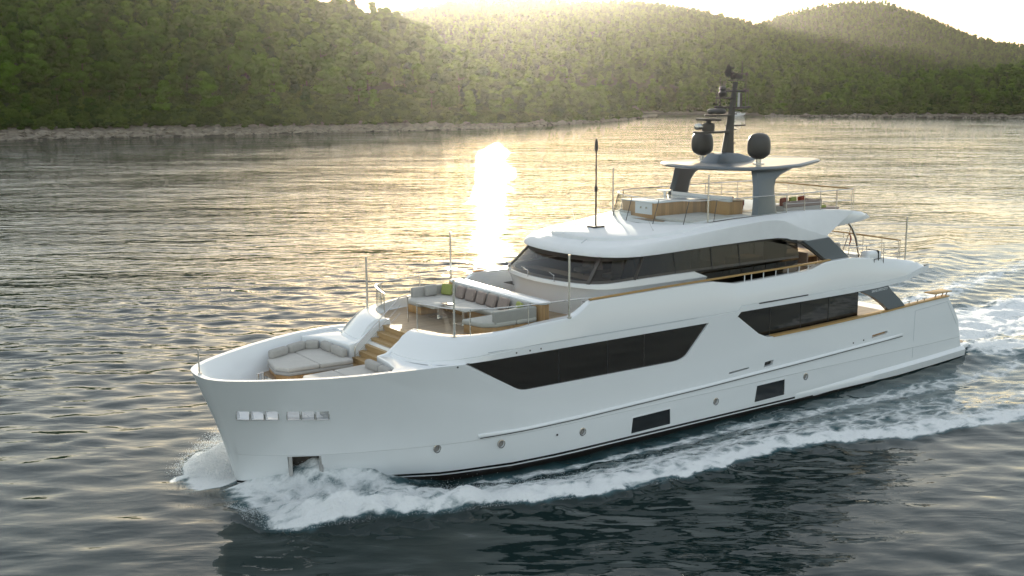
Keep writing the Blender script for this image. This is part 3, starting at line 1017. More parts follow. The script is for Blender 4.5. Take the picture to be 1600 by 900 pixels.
def half_breadth(x, z, x0=None):
    xi = x - xstem(z)
    if z <= 1.12:
        k = (z - 0.0) / 1.12
        if z < 0: return float(lerp_table(T_WL, xstem(0) + xi)) * (1 - .30 * min(1, -z / 1.2) ** 1.5)
        return float(lerp_table(T_WL, xstem(0) + xi)) * (1 - k) + float(lerp_table(T_KN, xstem(1.12) + xi)) * k
    k = min(1.0, (z - 1.12) / (3.85 - 1.12))
    k = k ** 1.08
    return float(lerp_table(T_KN, xstem(1.12) + xi)) * (1 - k) + float(lerp_table(T_SH, -.02 + xi)) * k


SHEER = [(-.02, 3.83), (1, 3.84), (3, 3.86), (5, 3.90), (6.5, 3.89), (7.47, 3.845), (7.49, 3.835), (9.30, 2.80), (9.36, 2.765), (9.5, 2.70), (9.62, 2.662), (9.75, 2.64), (9.9, 2.632), (10.22, 2.63), (16.4, 2.61), (16.64, 2.62), (16.85, 2.66), (17.0, 2.71), (17.09, 2.76), (17.16, 2.82), (18.2, 3.845), (18.22, 3.85),
         (19.68, 3.85), (19.70, 3.85), (20.85, 3.06), (20.95, 3.0), (21.1, 2.93), (21.3, 2.87), (21.6, 2.84), (22.03, 2.83), (24, 2.86), (28.84, 2.98), (31, 3.08), (33.27, 3.15)]
stX = sorted(set([round(float(v), 3) for v in list(-.02 + 7.49 * (np.linspace(0, 1, 44) ** 1.9))] + [s for s, _ in SHEER[5:]] + list(np.arange(11, 34, 1.0)) + [33.27]))
stX = [x for i, x in enumerate(stX) if i == 0 or x - stX[i - 1] > .006]
LEV = [-1.0, -.5, -.2, 0, .2, .4, .75, 1.115, 1.135]
hv, hf = [], []
rings = []
for X_ in stX:
    sh = float(lerp_table(SHEER, X_))
    levs = LEV + [1.135 + (sh - 1.135) * q for q in (.2, .4, .6, .8, .94, 1.0)]
    ring = [(X_ + (xstem(-1.0) + .02) * max(0, 1 - X_ / 7) ** 1.5, 0.0, -1.05)]
    for z in levs:
        x = X_ + (xstem(z) + .02) * max(0, 1 - max(X_, 0) / 7) ** 1.5 if X_ > -.015 else xstem(z)
        if X_ > 32:
            xe = float(lerp_table([(-1, 34.6), (.44, 34.62), (1.0, 34.46), (2.04, 34.2), (3.15, 33.27)], z))
            x = X_ + (xe - 33.27) * ((X_ - 32) / 1.27)
        b = half_breadth(x, z) if X_ > -.015 else 0.0
        if 1.12 < z < 1.14 and X_ > 0.2: b += .022          # the knuckle stands proud of the lower strake
        ring.append((x, -b, z))
    rings.append(ring)
nO = len(rings[0])
for i, X_ in enumerate(stX):
    top = Vector(rings[i][nO - 1])
    a = Vector(rings[max(i - 1, 0)][nO - 1]); c = Vector(rings[min(i + 1, len(stX) - 1)][nO - 1])
    d = (c - a); d.z = 0
    nrm = Vector((-d.y, d.x, 0)).normalized() if i > 0 else Vector((1, 0, 0))   # towards the inside of the port side
    if nrm.y < 0: nrm = -nrm
    if i == 0: nrm = Vector((1, 0, 0))
    fl = 2.2 if X_ < 2.95 else 2.95 if top.x < 6.4 else (top.z - .05 if X_ < 26.5 else 1.95)
    p1 = top + nrm * .19; p1.y = min(p1.y, 0); p1.z = top.z + .0
    p2 = top + nrm * .24; p2.y = min(p2.y, 0); p2.z = top.z - .06
    low = top.copy()
    if fl < top.z - .3:
        zs_ = [p[2] for p in rings[i][:nO]]
        low = Vector((float(np.interp(fl, zs_, [p[0] for p in rings[i][:nO]])), float(np.interp(fl, zs_, [p[1] for p in rings[i][:nO]])), fl))
    p3 = low + nrm * .24; p3.y = min(p3.y, 0); p3.z = fl
    p4 = Vector((p3.x, 0, fl))
    if i == 0: p4 = p3.copy()
    rings[i] += [tuple(p1), tuple(p2), tuple(p3), (p3.x, min(p3.y, -0.0) * .5, fl), tuple(p4)]
hb = MB()
hb.loft(rings, closed=True, cap0=False, cap1=True)
hb.mirror()
hull = hb.build('hull', M_HULL, yacht, 0)
bm = bmesh.new(); bm.from_mesh(hull.data)
bmesh.ops.dissolve_degenerate(bm, edges=bm.edges, dist=1e-5)
seen = {}
dele = []
for f in bm.faces:                                     # the halves share wall faces on the centre plane: drop them
    if all(abs(v.co.y) < 1e-6 for v in f.verts): dele.append(f)
bmesh.ops.delete(bm, geom=dele, context='FACES_ONLY')
bmesh.ops.recalc_face_normals(bm, faces=bm.faces)
bm.to_mesh(hull.data); bm.free()

# openings cut in the hull side
cut = MB()


def side_frame(x, z):
    """point on the port hull side and its tangent and outward normal in plan"""
    b0, b1 = half_breadth(x - .02, z), half_breadth(x + .02, z)
    t = Vector((.04, -(b1 - b0), 0)).normalized()
    return Vector((x, -half_breadth(x, z), z)), t, Vector((t.y, -t.x, 0))


def side_box(mb, xc, z0, z1, w, din, dout, sgn=1, slant=0.0):
    p, t, n = side_frame(xc, (z0 + z1) / 2)
    vs = []
    for a in (-w / 2, w / 2):
        for d in (-din, dout):
            for z in (z0, z1):
                q = p + t * (a + slant * (z - z0) / max(z1 - z0, 1e-6)) + n * d
                vs.append((q.x, q.y * sgn, z))
    fs = [(0, 1, 3, 2), (4, 6, 7, 5), (0, 4, 5, 1), (2, 3, 7, 6), (0, 2, 6, 4), (1, 5, 7, 3)]
    mb.add(vs, fs if sgn == 1 else [tuple(reversed(f)) for f in fs])


HAWSE = [(1.038, 2.462, 2.752, .425), (1.393, 2.474, 2.757, .411), (1.753, 2.477, 2.76, .408), (2.318, 2.461, 2.742, .40), (2.706, 2.446, 2.728, .40), (3.10, 2.426, 2.705, .401)]   # x, z low, z high, width
ANCH = (2.896, .18, 1.08, 1.066)
for h4 in HAWSE:
    for sg in (1, -1): side_box(cut, *h4, .55, .3, sg)
for sg in (1, -1): side_box(cut, *ANCH, .35, .3, sg)
PORTH = [(6.72, 1.00), (8.91, .87), (12.22, .72), (18.70, .71), (23.79, .90)]
for x, z in PORTH:
    for sg in (1, -1):
        y = half_breadth(x, z)
        c2 = MB().lathe([(.0001, -.10), (.130, -.10), (.130, .2), (.0001, .2)], (x, -y, z), 20, 'y')
        cut.add([(p[0], -(p[1] + y) - y if sg == 1 else (p[1] + y) + y, p[2]) for p in c2.v], c2.f)
LOWW = [[(14.50, .82), (16.34, .85), (16.36, .24), (14.42, .22)], [(20.92, .98), (22.55, 1.00), (22.55, .33), (20.80, .30)]]
for poly in LOWW:
    for sg in (1, -1): cut.prism(poly, 'y', -4.3 * sg, -3.91 * sg)
for poly in ([(19.37, 1.68), (20.45, 1.74), (20.45, 1.80), (19.37, 1.75)], [(21.30, 1.66), (21.80, 1.70), (21.84, 1.90), (21.34, 1.86)], [(27.93, 1.94), (28.96, 2.02), (28.98, 2.14), (27.95, 2.07)]):
    for sg in (1, -1): cut.prism(poly, 'y', -4.3 * sg, -3.80 * sg)
cut_o = cut.build('hull_cutter', M_WHITE, None, 0)
md = hull.modifiers.new('openings', 'BOOLEAN'); md.operation = 'DIFFERENCE'; md.solver = 'EXACT'; md.object = cut_o
dg = bpy.context.evaluated_depsgraph_get()
nm = bpy.data.meshes.new_from_object(hull.evaluated_get(dg))
hull.modifiers.clear(); hull.data = nm
bpy.data.objects.remove(cut_o)
nm.polygons.foreach_set('use_smooth', [True] * len(nm.polygons)); nm.set_sharp_from_angle(angle=R(20))

# parts on the hull side, both sides
for sg in (1, -1):
    q = lambda y: -y * sg
    # rub rail
    rr = MB()
    RZ = [(8.07, 1.245), (12, 1.28), (18, 1.40), (24, 1.58), (30.06, 1.80)]
    n_ = 40
    ring_ = []
    for i in range(n_ + 1):
        x = 8.07 + (30.06 - 8.07) * i / n_; z = float(lerp_table(RZ, x)); y = half_breadth(x, z)
        e = min(1, i / 2, (n_ - i) / 1.5); e = max(e, .15)
        ring_.append([(x, q(y - .02), z - .035), (x, q(y + .055 * e), z - .03), (x, q(y + .075 * e), z + .005), (x, q(y + .05 * e), z + .055), (x, q(y - .02), z + .085)])
    rr.loft(ring_)
    rr.build('rub_rail', M_WHITE, yacht, 40)
    rb = MB()
    rb.tube([(8.1 + (21.9) * i / n_, q(half_breadth(8.1 + 21.9 * i / n_, 1.3) + .045), float(lerp_table(RZ, 8.1 + 21.9 * i / n_)) - .045) for i in range(n_ + 1)], .014, 5)
    rb.build('rail_seal', M_BLACK, yacht, 40)
    for x, z in PORTH:
        y = half_breadth(x, z)
        p_ = MB().lathe([(.128, 0), (.143, 0), (.145, .012), (.126, .016), (.124, 0), (.128, 0)], (0, 0, 0), 28, 'y', False)
        o = MB().add([(v[0] + x, q(y + v[1]), v[2] + z) for v in p_.v], p_.f).build('porthole', M_STEEL, yacht)
        g_ = MB().lathe([(.0001, .0), (.128, .0), (.128, .006), (.0001, .006)], (0, 0, 0), 28, 'y')
        MB().add([(v[0] + x, q(y - .085 + v[1]), v[2] + z) for v in g_.v], g_.f).build('pane', M_PORT, o)
    for poly in LOWW:
        cx_ = sum(p[0] for p in poly) / 4; cz_ = sum(p[1] for p in poly) / 4
        fr = MB()
        o_ = [(cx_ + (p[0] - cx_) * 1.035, cz_ + (p[1] - cz_) * 1.09) for p in poly]; i_ = [(cx_ + (p[0] - cx_) * .985, cz_ + (p[1] - cz_) * .955) for p in poly]
        yv = 3.957
        for k in range(4):
            k2 = (k + 1) % 4
            fr.add([(o_[k][0], q(yv - .01), o_[k][1]), (o_[k2][0], q(yv - .01), o_[k2][1]), (i_[k2][0], q(yv - .01), i_[k2][1]), (i_[k][0], q(yv - .01), i_[k][1]),
                    (o_[k][0], q(yv + .012), o_[k][1]), (o_[k2][0], q(yv + .012), o_[k2][1]), (i_[k2][0], q(yv + .012), i_[k2][1]), (i_[k][0], q(yv + .012), i_[k][1])],
                   [(3, 2, 1, 0), (4, 5, 6, 7), (0, 1, 5, 4), (2, 3, 7, 6)])
        w_ = fr.build('hull_window', M_WHITE, yacht, 30)
        MB().prism([(cx_ + (p[0] - cx_) * 1.0, cz_ + (p[1] - cz_) * 1.0) for p in poly], 'y', q(3.925), q(3.935)).build('pane', M_LOWG, w_, 0)
    # anchor pocket frame and anchor
    xc, z0, z1, w = ANCH
    fr = MB()
    for dx in (-w / 2 + .05, w / 2 - .05):
        p, t, n = side_frame(xc, .7)
        c = p + t * dx
        vs = [(c + t * a + n * d) for a in (-.06, .06) for d in (-.3, .012)]
        vs = [(v.x, v.y * sg, z) for v in vs for z in (z0, z1)]
        fr.add(vs, [(0, 1, 3, 2), (4, 6, 7, 5), (0, 4, 5, 1), (2, 3, 7, 6), (0, 2, 6, 4), (1, 5, 7, 3)])
    pk = fr.build('anchor_pocket', M_STEEL, yacht, 0)
    an = MB(); side_box(an, xc, z0, z1, w - .05, .34, -.30, sg)
    an.build('pocket_back', M_DARKIN, pk, 0)
    # hawse frames
    for g3 in (HAWSE[:3], HAWSE[3:]):
        fr = MB()
        for xc, zb, zt, w in g3:
            p, t, n = side_frame(xc, (zb + zt) / 2)
            L_ = [p - t * w / 2, p + t * w / 2]
            pts_ = [(L_[0], zb), (L_[1], zb), (L_[1], zt), (L_[0], zt), (L_[0], zb)]
            for (a, za), (b, zb2) in zip(pts_[:-1], pts_[1:]):
                fr.tube([((a + n * .004).x, (a + n * .004).y * sg, za), ((b + n * .004).x, (b + n * .004).y * sg, zb2)], .016, 6)
        fr.build('fairlead', M_STEEL, yacht)
    # main windows
    gl = MB().prism([(7.52, 3.86), (9.30, 2.78), (9.6, 2.61), (16.7, 2.58), (17.1, 2.70), (18.2, 3.86)], 'y', q(3.86), q(3.90))
    mw = gl.build('main_window', M_HGLASS, yacht, 0)
    mu = MB()
    for x in (11.2, 13.35, 15.05): mu.box(x - .02, x + .02, q(3.902), q(3.907), 2.60, 3.86)
    mu.build('mullion', M_BLACK, mw, 0)
    # white chamfer strip along the window's sloping ends
    for pts_ in ([(19.45, 3.87), (19.78, 3.87), (20.93, 3.07), (21.45, 2.86), (21.95, 2.845), (21.9, 2.80), (21.25, 2.80), (20.72, 2.98)],):
        MB().prism(pts_, 'y', q(3.70), q(3.968)).build('window_reveal', M_WHITE, yacht, 0, bevel=.01)
    aw = MB().prism([(19.75, 4.1), (20.8, 2.75), (27.3, 2.85), (27.3, 4.1)], 'y', q(3.60), q(3.64)).build('aft_window', M_HGLASS, yacht, 0)
    mu = MB()
    for x in (21.9, 23.7, 25.4): mu.box(x - .025, x + .025, q(3.643), q(3.65), 2.8, 4.1)
    mu.build('mullion', M_BLACK, aw, 0)
    # teak caprail on the aft bulwark
    cp = MB()
    cp.bar([(21.75, q(3.88), 2.862), (24, q(3.88), 2.885), (28.84, q(3.88), 3.005), (31, q(3.88), 3.105), (33.3, q(3.85), 3.175)], .30, .05)
    cp.build('cap_rail', M_TEAKR, yacht, 30, bevel=.012)
    # wing at the aft end of the side deck, between hull and upper deck
    wg = MB().prism([(26.55, 4.12), (28.75, 4.24), (29.2, 3.85), (29.75, 3.45), (30.15, 3.10), (29.0, 3.03), (28.55, 3.35), (27.9, 3.72), (27.2, 4.0)], 'y', q(3.72), q(3.94))
    wing = wg.build('side_wing', M_GREY, yacht, 0, bevel=.02)
    tx = bpy.data.curves.new('builder_name', 'FONT'); tx.body = 'SANLORENZO'; tx.size = .155; tx.extrude = .004; tx.space_character = 1.05
    to = bpy.data.objects.new('builder_name', tx); COL.objects.link(to)
    bpy.context.view_layer.update()
    tm = bpy.data.meshes.new_from_object(to.evaluated_get(bpy.context.evaluated_depsgraph_get()))
    bpy.data.objects.remove(to)
    mb2 = MB()
    if sg == 1: mb2.add([(27.78 + v.co.x, -3.944 + v.co.z * -1, 3.93 + v.co.y + v.co.x * .035) for v in tm.vertices], [tuple(p.vertices) for p in tm.polygons])
    else: mb2.add([(28.78 - v.co.x, 3.944 + v.co.z, 3.97 + v.co.y - v.co.x * .035) for v in tm.vertices], [tuple(p.vertices) for p in tm.polygons])
    mb2.build('lettering', M_WHITE, wing, 0)
    # fine shut lines of the side door aft and the chine strake
    sl_ = MB()
    dl = [(30.85, .66), (30.85, 2.78), (33.25, 2.92), (34.10, 1.75)]
    for (xa, za), (xb, zb) in zip(dl[:-1], dl[1:]):
        for k in range(6):
            x0, z0_, x1, z1_ = xa + (xb - xa) * k / 6, za + (zb - za) * k / 6, xa + (xb - xa) * (k + 1) / 6, za + (zb - za) * (k + 1) / 6
            sl_.tube([(x0, q(half_breadth(x0, min(z0_, 3)) + .001), z0_), (x1, q(half_breadth(x1, min(z1_, 3)) + .001), z1_)], .008, 4)
    sl_.build('side_door', M_LGREY, yacht, 0)
    ch = MB(); ring_ = []
    for i in range(26):
        x = 23.2 + (34.75 - 23.2) * i / 25; z = .16 + .032 * max(0, x - 24.3) * 1.05 + .02; e = min(1, i / 14); y = half_breadth(min(x, 34.4), max(z, .1)) - .02
        ring_.append([(x, q(y), z - .12 - .22 * e), (x, q(y + .02 + .10 * e), z - .10 - .21 * e), (x, q(y + .02 + .14 * e), z - .02), (x, q(y + .02 + .03 * e), z + .10), (x, q(y), z + .13)])
    ch.loft(ring_); ch.build('chine_strake', M_WHITE, yacht, 40)
    # small fittings on the topsides
    MB().prism([(21.33, 1.68), (21.79, 1.71), (21.82, 1.88), (21.36, 1.85)], 'y', q(3.82), q(3.84)).build('vent', M_BLACK, yacht, 0)
    MB().prism([(19.3, 1.66), (20.5, 1.72), (20.5, 1.82), (19.3, 1.77)], 'y', q(3.81), q(3.83)).build('vent', M_BLACK, yacht, 0)
    MB().prism([(27.85, 1.90), (29.0, 1.98), (29.0, 2.2), (27.85, 2.1)], 'y', q(3.81), q(3.83)).build('vent', M_INWOOD, yacht, 0)
    for x, z in ((26.71, 1.90), (27.38, 1.93), (11.1, .82)):
        MB().lathe([(.0001, -.01), (.035, -.01), (.035, .01), (.0001, .01)], (x, q(3.962), z), 12, 'y').build('outlet', M_BLACK, yacht)
    sl2 = MB()
    sl2.tube([(18.7, q(3.975), 1.465), (19.05, q(3.975), 1.475)], .012, 5); sl2.build('drain_slot', M_BLACK, yacht, 0)
    # knuckle shadow gap forward of the rub rail
# swim platform and transom
pf = MB().prism([(34.3, -3.72), (35.2, -3.70), (35.75, -3.55), (36.0, -3.2), (36.0, 3.2), (35.75, 3.55), (35.2, 3.70), (34.3, 3.72)], 'z', .40, .60)
pf.build('swim_platform', M_WHITE, yacht, 30, bevel=.04)
MB().prism([(34.6, -3.4), (35.6, -3.35), (35.85, -3.1), (35.85, 3.1), (35.6, 3.35), (34.6, 3.4)], 'z', .602, .615).build('platform_deck', M_TEAK, yacht, 0)

# ---------------------------------------------------------------- fore deck well
def in_line(x): return half_breadth(x, 3.0) - .36


fd = [(x, -max(0, in_line(x))) for x in (3.0, 3.5, 4, 5, 6.3)]
MB().prism(fd + [(x, -y) for x, y in fd[::-1]], 'z', 2.94, 2.956).build('fore_deck', M_TEAK, yacht, 0)
for sg in (1, -1):
    q = lambda y: -y * sg
    pl = [(5.78, q(1.0)), (5.66, q(2.0)), (5.48, q(2.75)), (5.0, q(3.32)), (6.2, q(3.62)), (8.6, q(3.80)), (8.6, q(1.0))]
    MB().prism(pl, 'z', 2.90, 3.80).build('coaming_ledge', M_WHITE, yacht, 30, bevel=.05, seg=3)
    MB().prism([(5.80, 2.95), (5.80, 3.795), (6.12, 3.84), (7.05, 4.50), (7.22, 4.55), (7.42, 4.50), (7.46, 2.95)], 'y', q(.98), q(1.18)).build('stair_side', M_WHITE, yacht, 30, bevel=.03)
st = MB(); rs = MB()
for k in range(7):
    x0 = 5.62 + k * .245; z1 = 2.96 + (k + 1) * .196
    t_ = MB().box(x0, x0 + .30 if k < 6 else x0 + .35, -.978, .978, z1 - .035, z1)
    t_.build('stair_tread', M_TREAD, yacht, 0)
    rs.box(x0 + .03, x0 + .05, -.977, .977, z1 - .196, z1 - .036)
rs.build('stair_riser', M_TREAD, yacht, 0)

# ---------------------------------------------------------------- upper deck body: coamings, fascia and bulwark
NOSE = [  # base x,y,z   rim x,y,z   blend
    ((6.17, 1.17, 3.80), (7.09, 1.17, 4.53), 0), ((6.14, 1.60, 3.80), (7.16, 1.55, 4.545), 0), ((6.17, 2.1, 3.80), (7.24, 2.0, 4.555), 0), ((6.27, 2.6, 3.81), (7.36, 2.45, 4.56), 0),
    ((6.45, 3.06, 3.82), (7.54, 2.86, 4.57), .05), ((6.72, 3.45, 3.84), (7.80, 3.18, 4.585), .15), ((7.15, 3.76, 3.85), (8.15, 3.42, 4.60), .3), ((7.7, 3.93, 3.85), (8.6, 3.60, 4.63), .5),
    ((8.4, 3.972, 3.85), (9.1, 3.71, 4.665), .72), ((9.3, 3.975, 3.85), (9.75, 3.775, 4.71), .9), ((10.3, 3.975, 3.85), (10.5, 3.81, 4.765), 1)]
ZT = [(10.5, 4.765), (11.8, 4.84), (12.02, 4.90), (12.16, 4.97), (12.62, 5.27), (12.75, 5.30), (15, 5.325), (18.4, 5.36), (18.56, 5.355), (18.7, 5.33), (19.62, 5.18), (19.76, 5.165), (21, 5.18), (23.7, 5.25), (24.1, 5.28), (24.8, 5.46), (25.0, 5.49), (26.5, 5.52), (28, 5.38), (29.5, 5.19), (30.9, 4.97), (31.4, 4.80), (31.62, 4.64)]
ZB = [(10.5, 3.85), (19.66, 3.85), (19.70, 3.88), (19.9, 4.06), (26, 4.07), (28.1, 4.10), (29.9, 4.19), (31.0, 4.42), (31.5, 4.53), (31.62, 4.56)]
YO = [(10.5, 3.81), (11.8, 3.86), (12.7, 3.80), (18.5, 3.79), (24, 3.79), (27, 3.79), (30, 3.74), (31.62, 3.62)]


def fascia_ring(bx, by, bz, rx, ry, rz, k, yi, sgn):
    """section of the coaming; k = 0 raked front, 1 upright side"""
    B = Vector((bx, -by, bz)); Rm = Vector((rx, -ry, rz))
    out = Vector((-1, -.25, .9)).normalized()
    fr, sd = [], []
    for t, bul in ((0, 0), (.06, .01), (.065, .0), (.09, .0), (.10, .02), (.3, .07), (.62, .12), (.85, .085), (.96, .03), (1, 0)):
        p = B.lerp(Rm, t); p.z += bul * 1.15; p.x -= bul * .5; fr.append(p)
    h = rz - bz
    for yy, zz in ((3.975, bz), (3.975, min(bz + .235, 4.10 if bz < 4 else bz + .2)), (3.950, min(bz + .245, 4.11 if bz < 4 else bz + .21)), (3.950, min(bz + .27, 4.135 if bz < 4 else bz + .235)), (3.972, min(bz + .28, 4.145 if bz < 4 else bz + .245)),
                   (3.955, bz + .42 * h), (3.90, bz + .68 * h), (max(ry + .035, 3.80), bz + .90 * h), (ry + .012, rz - .028), (ry - .03, rz)):
        tx = (zz - bz) / h
        s_ = by / 3.975 if k < 1 else 1
        sd.append(Vector((bx + (rx - bx) * tx, -yy * s_, zz)))
    P = [a.lerp(b, k) for a, b in zip(fr, sd)]
    ins = Vector((.20, .10, 0)) if k < .3 else Vector((.08, .20, 0)) if k < 1 else Vector((0, ry - yi, 0))
    top_in = P[-1] + ins
    P += [top_in, Vector((top_in.x + .0, top_in.y + .01, 4.30)), Vector((max(B.x, top_in.x - .5), top_in.y + .02, bz))]
    if sgn < 0: return [(p.x, -p.y, p.z) for p in P]
    return [(p.x, p.y, p.z) for p in P]


for sg in (1, -1):
    R_ = []
    for b, r_, k in NOSE[:-1]: R_.append(fascia_ring(*b, *r_, k, 0, sg))
    xs_ = sorted(set([10.5, 11.2] + [x for x, _ in ZT] + [x for x, _ in ZB] + [13.5, 17, 22, 27.2, 30.4]))
    for x in xs_:
        zt, zb, yo = float(lerp_table(ZT, x)), float(lerp_table(ZB, x)), float(lerp_table(YO, x))
        yi = yo - (.30 if x < 11.9 else .30 - .14 * min(1, (x - 11.9) / .8) if x < 24 else .2)
        R_.append(fascia_ring(x, 3.975, zb, x, yo, zt, 1, yi, sg))
    f_ = MB(); f_.loft(R_)
    f_.build('upper_fascia', M_WHITE, yacht, 28)
# deck slab between the two fascias
sb = MB()
sl_r = []
for x in [7.6, 9, 12, 19.6, 20, 28, 29.9, 31.0, 31.4]:
    zb = float(lerp_table(ZB, max(x, 10.5))) + .03
    hw_ = 3.45 if x < 9 else 3.72
    if x > 31.2: hw_ = 3.5
    zt = 4.32 if x < 29.9 else 4.45 if x < 31.2 else 4.60
    zt = max(zt, zb + .05)
    sl_r.append([(x, -hw_, zb), (x, hw_, zb), (x, hw_, zt), (x, -hw_, zt)])
sb.loft(sl_r); sb.build('upper_deck', M_WHITE, yacht, 20)
ud = [(7.25, -1.0), (7.42, -1.6), (7.6, -2.3), (7.9, -2.75), (8.5, -3.15), (9.5, -3.42), (12, -3.5), (14.2, -3.55)]
MB().prism(ud + [(x, -y) for x, y in ud[::-1]], 'z', 4.322, 4.336).build('upper_deck_teak', M_TEAK, yacht, 0)
for sg in (1, -1):
    MB().box(14.2, 25, -3.62 * sg, -3.17 * sg, 4.323, 4.336).build('side_deck_teak', M_TEAK, yacht, 0)
MB().box(24.9, 30.8, -3.5, 3.5, 4.45, 4.465).build('aft_deck_teak', M_TEAK, yacht, 0)
MB().box(24.9, 31.0, -3.52, 3.52, 4.30, 4.449).build('aft_deck_slab', M_WHITE, yacht, 0)
# rounded aft end of the upper deck
ae = MB(); rings_ = []
for t in np.linspace(-1, 1, 21):
    y = 3.62 * t; dx = .55 * (1 - abs(t) ** 3)
    rings_.append([(31.0, y, 4.44), (31.55 + dx, y, 4.56), (31.62 + dx, y, 4.62), (31.35 + dx, y, 4.84), (31.0 + dx, y, 4.93), (30.8, y, 4.90)])
ae.loft(rings_); ae.build('stern_fascia', M_WHITE, yacht, 30)
# long dark vents and groove under the fascia
for sg in (1, -1):
    q = lambda y: -y * sg
    g_ = MB()
    g_.tube([(20.9, q(3.975), 4.275), (22.3, q(3.975), 4.285), (23.7, q(3.973), 4.30)], .025, 6)
    g_.build('fascia_vent', M_BLACK, yacht, 0)
    g_ = MB(); g_.tube([(8.3, q(3.955), 4.118), (12, q(3.955), 4.118), (17.6, q(3.955), 4.118)], .012, 5); g_.build('groove_seal', M_LGREY, yacht, 0)
    for x in (7.15, 9.4, 9.95, 10.4): MB().lathe([(.0001, -.008), (.03, -.008), (.03, .008), (.0001, .008)], (x, q(half_breadth(x, 3.8) + .004 if x < 8 else 3.977), 3.96 if x > 8 else 3.80), 10, 'y').build('side_light', M_BLACK, yacht)

# ---------------------------------------------------------------- main deck saloon seen through the aft openings
MB().box(20.2, 26.8, -3.4, 3.4, 2.0, 2.02).build('saloon_floor', M_INWOOD, yacht, 0)
MB().box(26.9, 27.0, -3.5, -1.6, 2.0, 4.1).build('saloon_bulkhead', M_INWOOD, yacht, 0)
MB().box(26.9, 27.0, 1.6, 3.5, 2.0, 4.1).build('saloon_bulkhead', M_INWOOD, yacht, 0)
MB().box(26.85, 26.89, -1.6, 1.6, 2.0, 4.1).build('saloon_door', M_GLASSD, yacht, 0)
MB().box(27.3, 29.4, -.9, 1.3, 1.97, 3.55).build('cockpit_bar', M_INWOOD, yacht, 0, bevel=.03)
MB().box(27.02, 27.6, 1.4, 3.5, 1.97, 4.1).build('cockpit_stair_wall', M_INWOOD, yacht, 0)
MB().box(27, 33.2, -3.6, 3.6, 1.95, 1.97).build('cockpit_deck', M_TEAK, yacht, 0)

# ================================================================== pilothouse
BASE = [(13.05, 0), (13.07, .45), (13.13, .95), (13.24, 1.5), (13.38, 2.0), (13.58, 2.5), (13.80, 2.84), (14.05, 3.02), (14.5, 3.12), (15.2, 3.15), (17, 3.16), (19.1, 3.16), (22, 3.16), (24.0, 3.16)]
TOP_ = [(14.05, 0), (14.06, .45), (14.10, .9), (14.18, 1.4), (14.28, 1.8), (14.42, 2.2), (14.62, 2.5), (14.86, 2.70), (15.2, 2.84), (15.8, 2.94), (17.2, 3.0), (19.2, 3.02), (22, 3.02), (24.0, 3.02)]


def plan_ring(P, z, off=0.0):
    """port half outline then starboard half, with an outward offset; z may be a list"""
    zs = z if isinstance(z, (list, tuple)) else [z] * len(P)
    out = []
    for i, (x, y) in enumerate(P):
        a = P[max(i - 1, 0)]; b = P[min(i + 1, len(P) - 1)]
        t = Vector((b[0] - a[0], b[1] - a[1])) if i else Vector((0, 1))
        t.normalize(); n = Vector((-t.y, t.x)) if False else Vector((-t.y, t.x))
        if n.x > 0 and i < 5: n = -n
        if i >= 5 and n.y < 0: n = -n
        out.append((x + n.x * off, y + n.y * off, zs[i]))
    port = [(x, -y, zz) for x, y, zz in out]
    star = [(x, y, zz) for x, y, zz in out]
    return port[::-1] + star[1:]


def strip(mb, rings): mb.loft(rings, closed=False)


sillz = [5.60] * 5 + [5.61, 5.63, 5.65, 5.67, 5.69, 5.71, 5.70, 5.69, 5.68]
ph = MB()
lev = [(4.33, -.22), (5.0, -.14), (5.28, -.06), (5.40, .02), (5.44, .05)]
WALL = BASE[:11] + [(18.20, 3.16)]; wz = sillz[:11] + [5.705]


def tail(ring, dx):
    r_ = list(ring); r_[0] = (r_[0][0] + dx, r_[0][1], r_[0][2]); r_[-1] = (r_[-1][0] + dx, r_[-1][1], r_[-1][2]); return r_


R_ = [tail(plan_ring(WALL, z, o), .62) for z, o in lev]
R_.append(plan_ring(WALL, [s - .03 for s in wz], .03))
R_.append(plan_ring(WALL, wz, -.02))
R_.append(plan_ring(WALL, [s + .002 for s in wz], -.20))
R_.append(plan_ring(WALL, [4.34] * 12, -.24))
ph.loft(R_, closed=False)
ph.build('wheelhouse_wall', M_WHITE, yacht, 35)
li = MB(); li.loft([plan_ring(WALL, [s - .004 for s in wz], -.26), plan_ring(WALL, [4.34] * 12, -.28)], closed=False)
li.build('wheelhouse_lining', M_DARKIN, yacht, 60)
for sg in (1, -1):
    MB().loft([[(x, -3.14 * sg, z0) for x, z0 in ((18.22, 5.70), (18.8, 5.40), (18.84, 4.34))], [(x, -3.14 * sg, 5.70) for x in (18.24, 21, 24)]], closed=False)
    lg = MB().prism([(18.24, 5.69), (18.84, 5.38), (18.86, 4.34), (24.0, 4.34), (24.0, 5.69)], 'y', -3.10 * sg, -3.13 * sg)
    lg.build('lower_side_window', M_GLASSD, yacht, 0)
topz = [6.44] * 5 + [6.46, 6.48, 6.51, 6.54, 6.57, 6.62, 6.66, 6.66, 6.60]
NP = len(BASE)


def pane(i0, i1, side, m, name, parent, inset=.0, f0=0.0, f1=1.0, off=.0):
    """a glass strip between outline points i0..i1 of one side (-1 port, 1 starboard)"""
    g_ = MB(); rows = []
    for f in (f0, (f0 + f1) / 2, f1):
        row = []
        for i in range(i0, i1 + 1):
            a, b = BASE[i], TOP_[i]
            x = a[0] + (b[0] - a[0]) * f; y = a[1] + (b[1] - a[1]) * f; z = sillz[i] + (topz[i] - sillz[i]) * f
            row.append((x - off * (1 if i < 7 else 0), (y + off * (1 if i >= 5 else 0)) * side, z))
        rows.append(row)
    g_.loft(rows, closed=False)
    return g_.build(name, m, parent, 60)


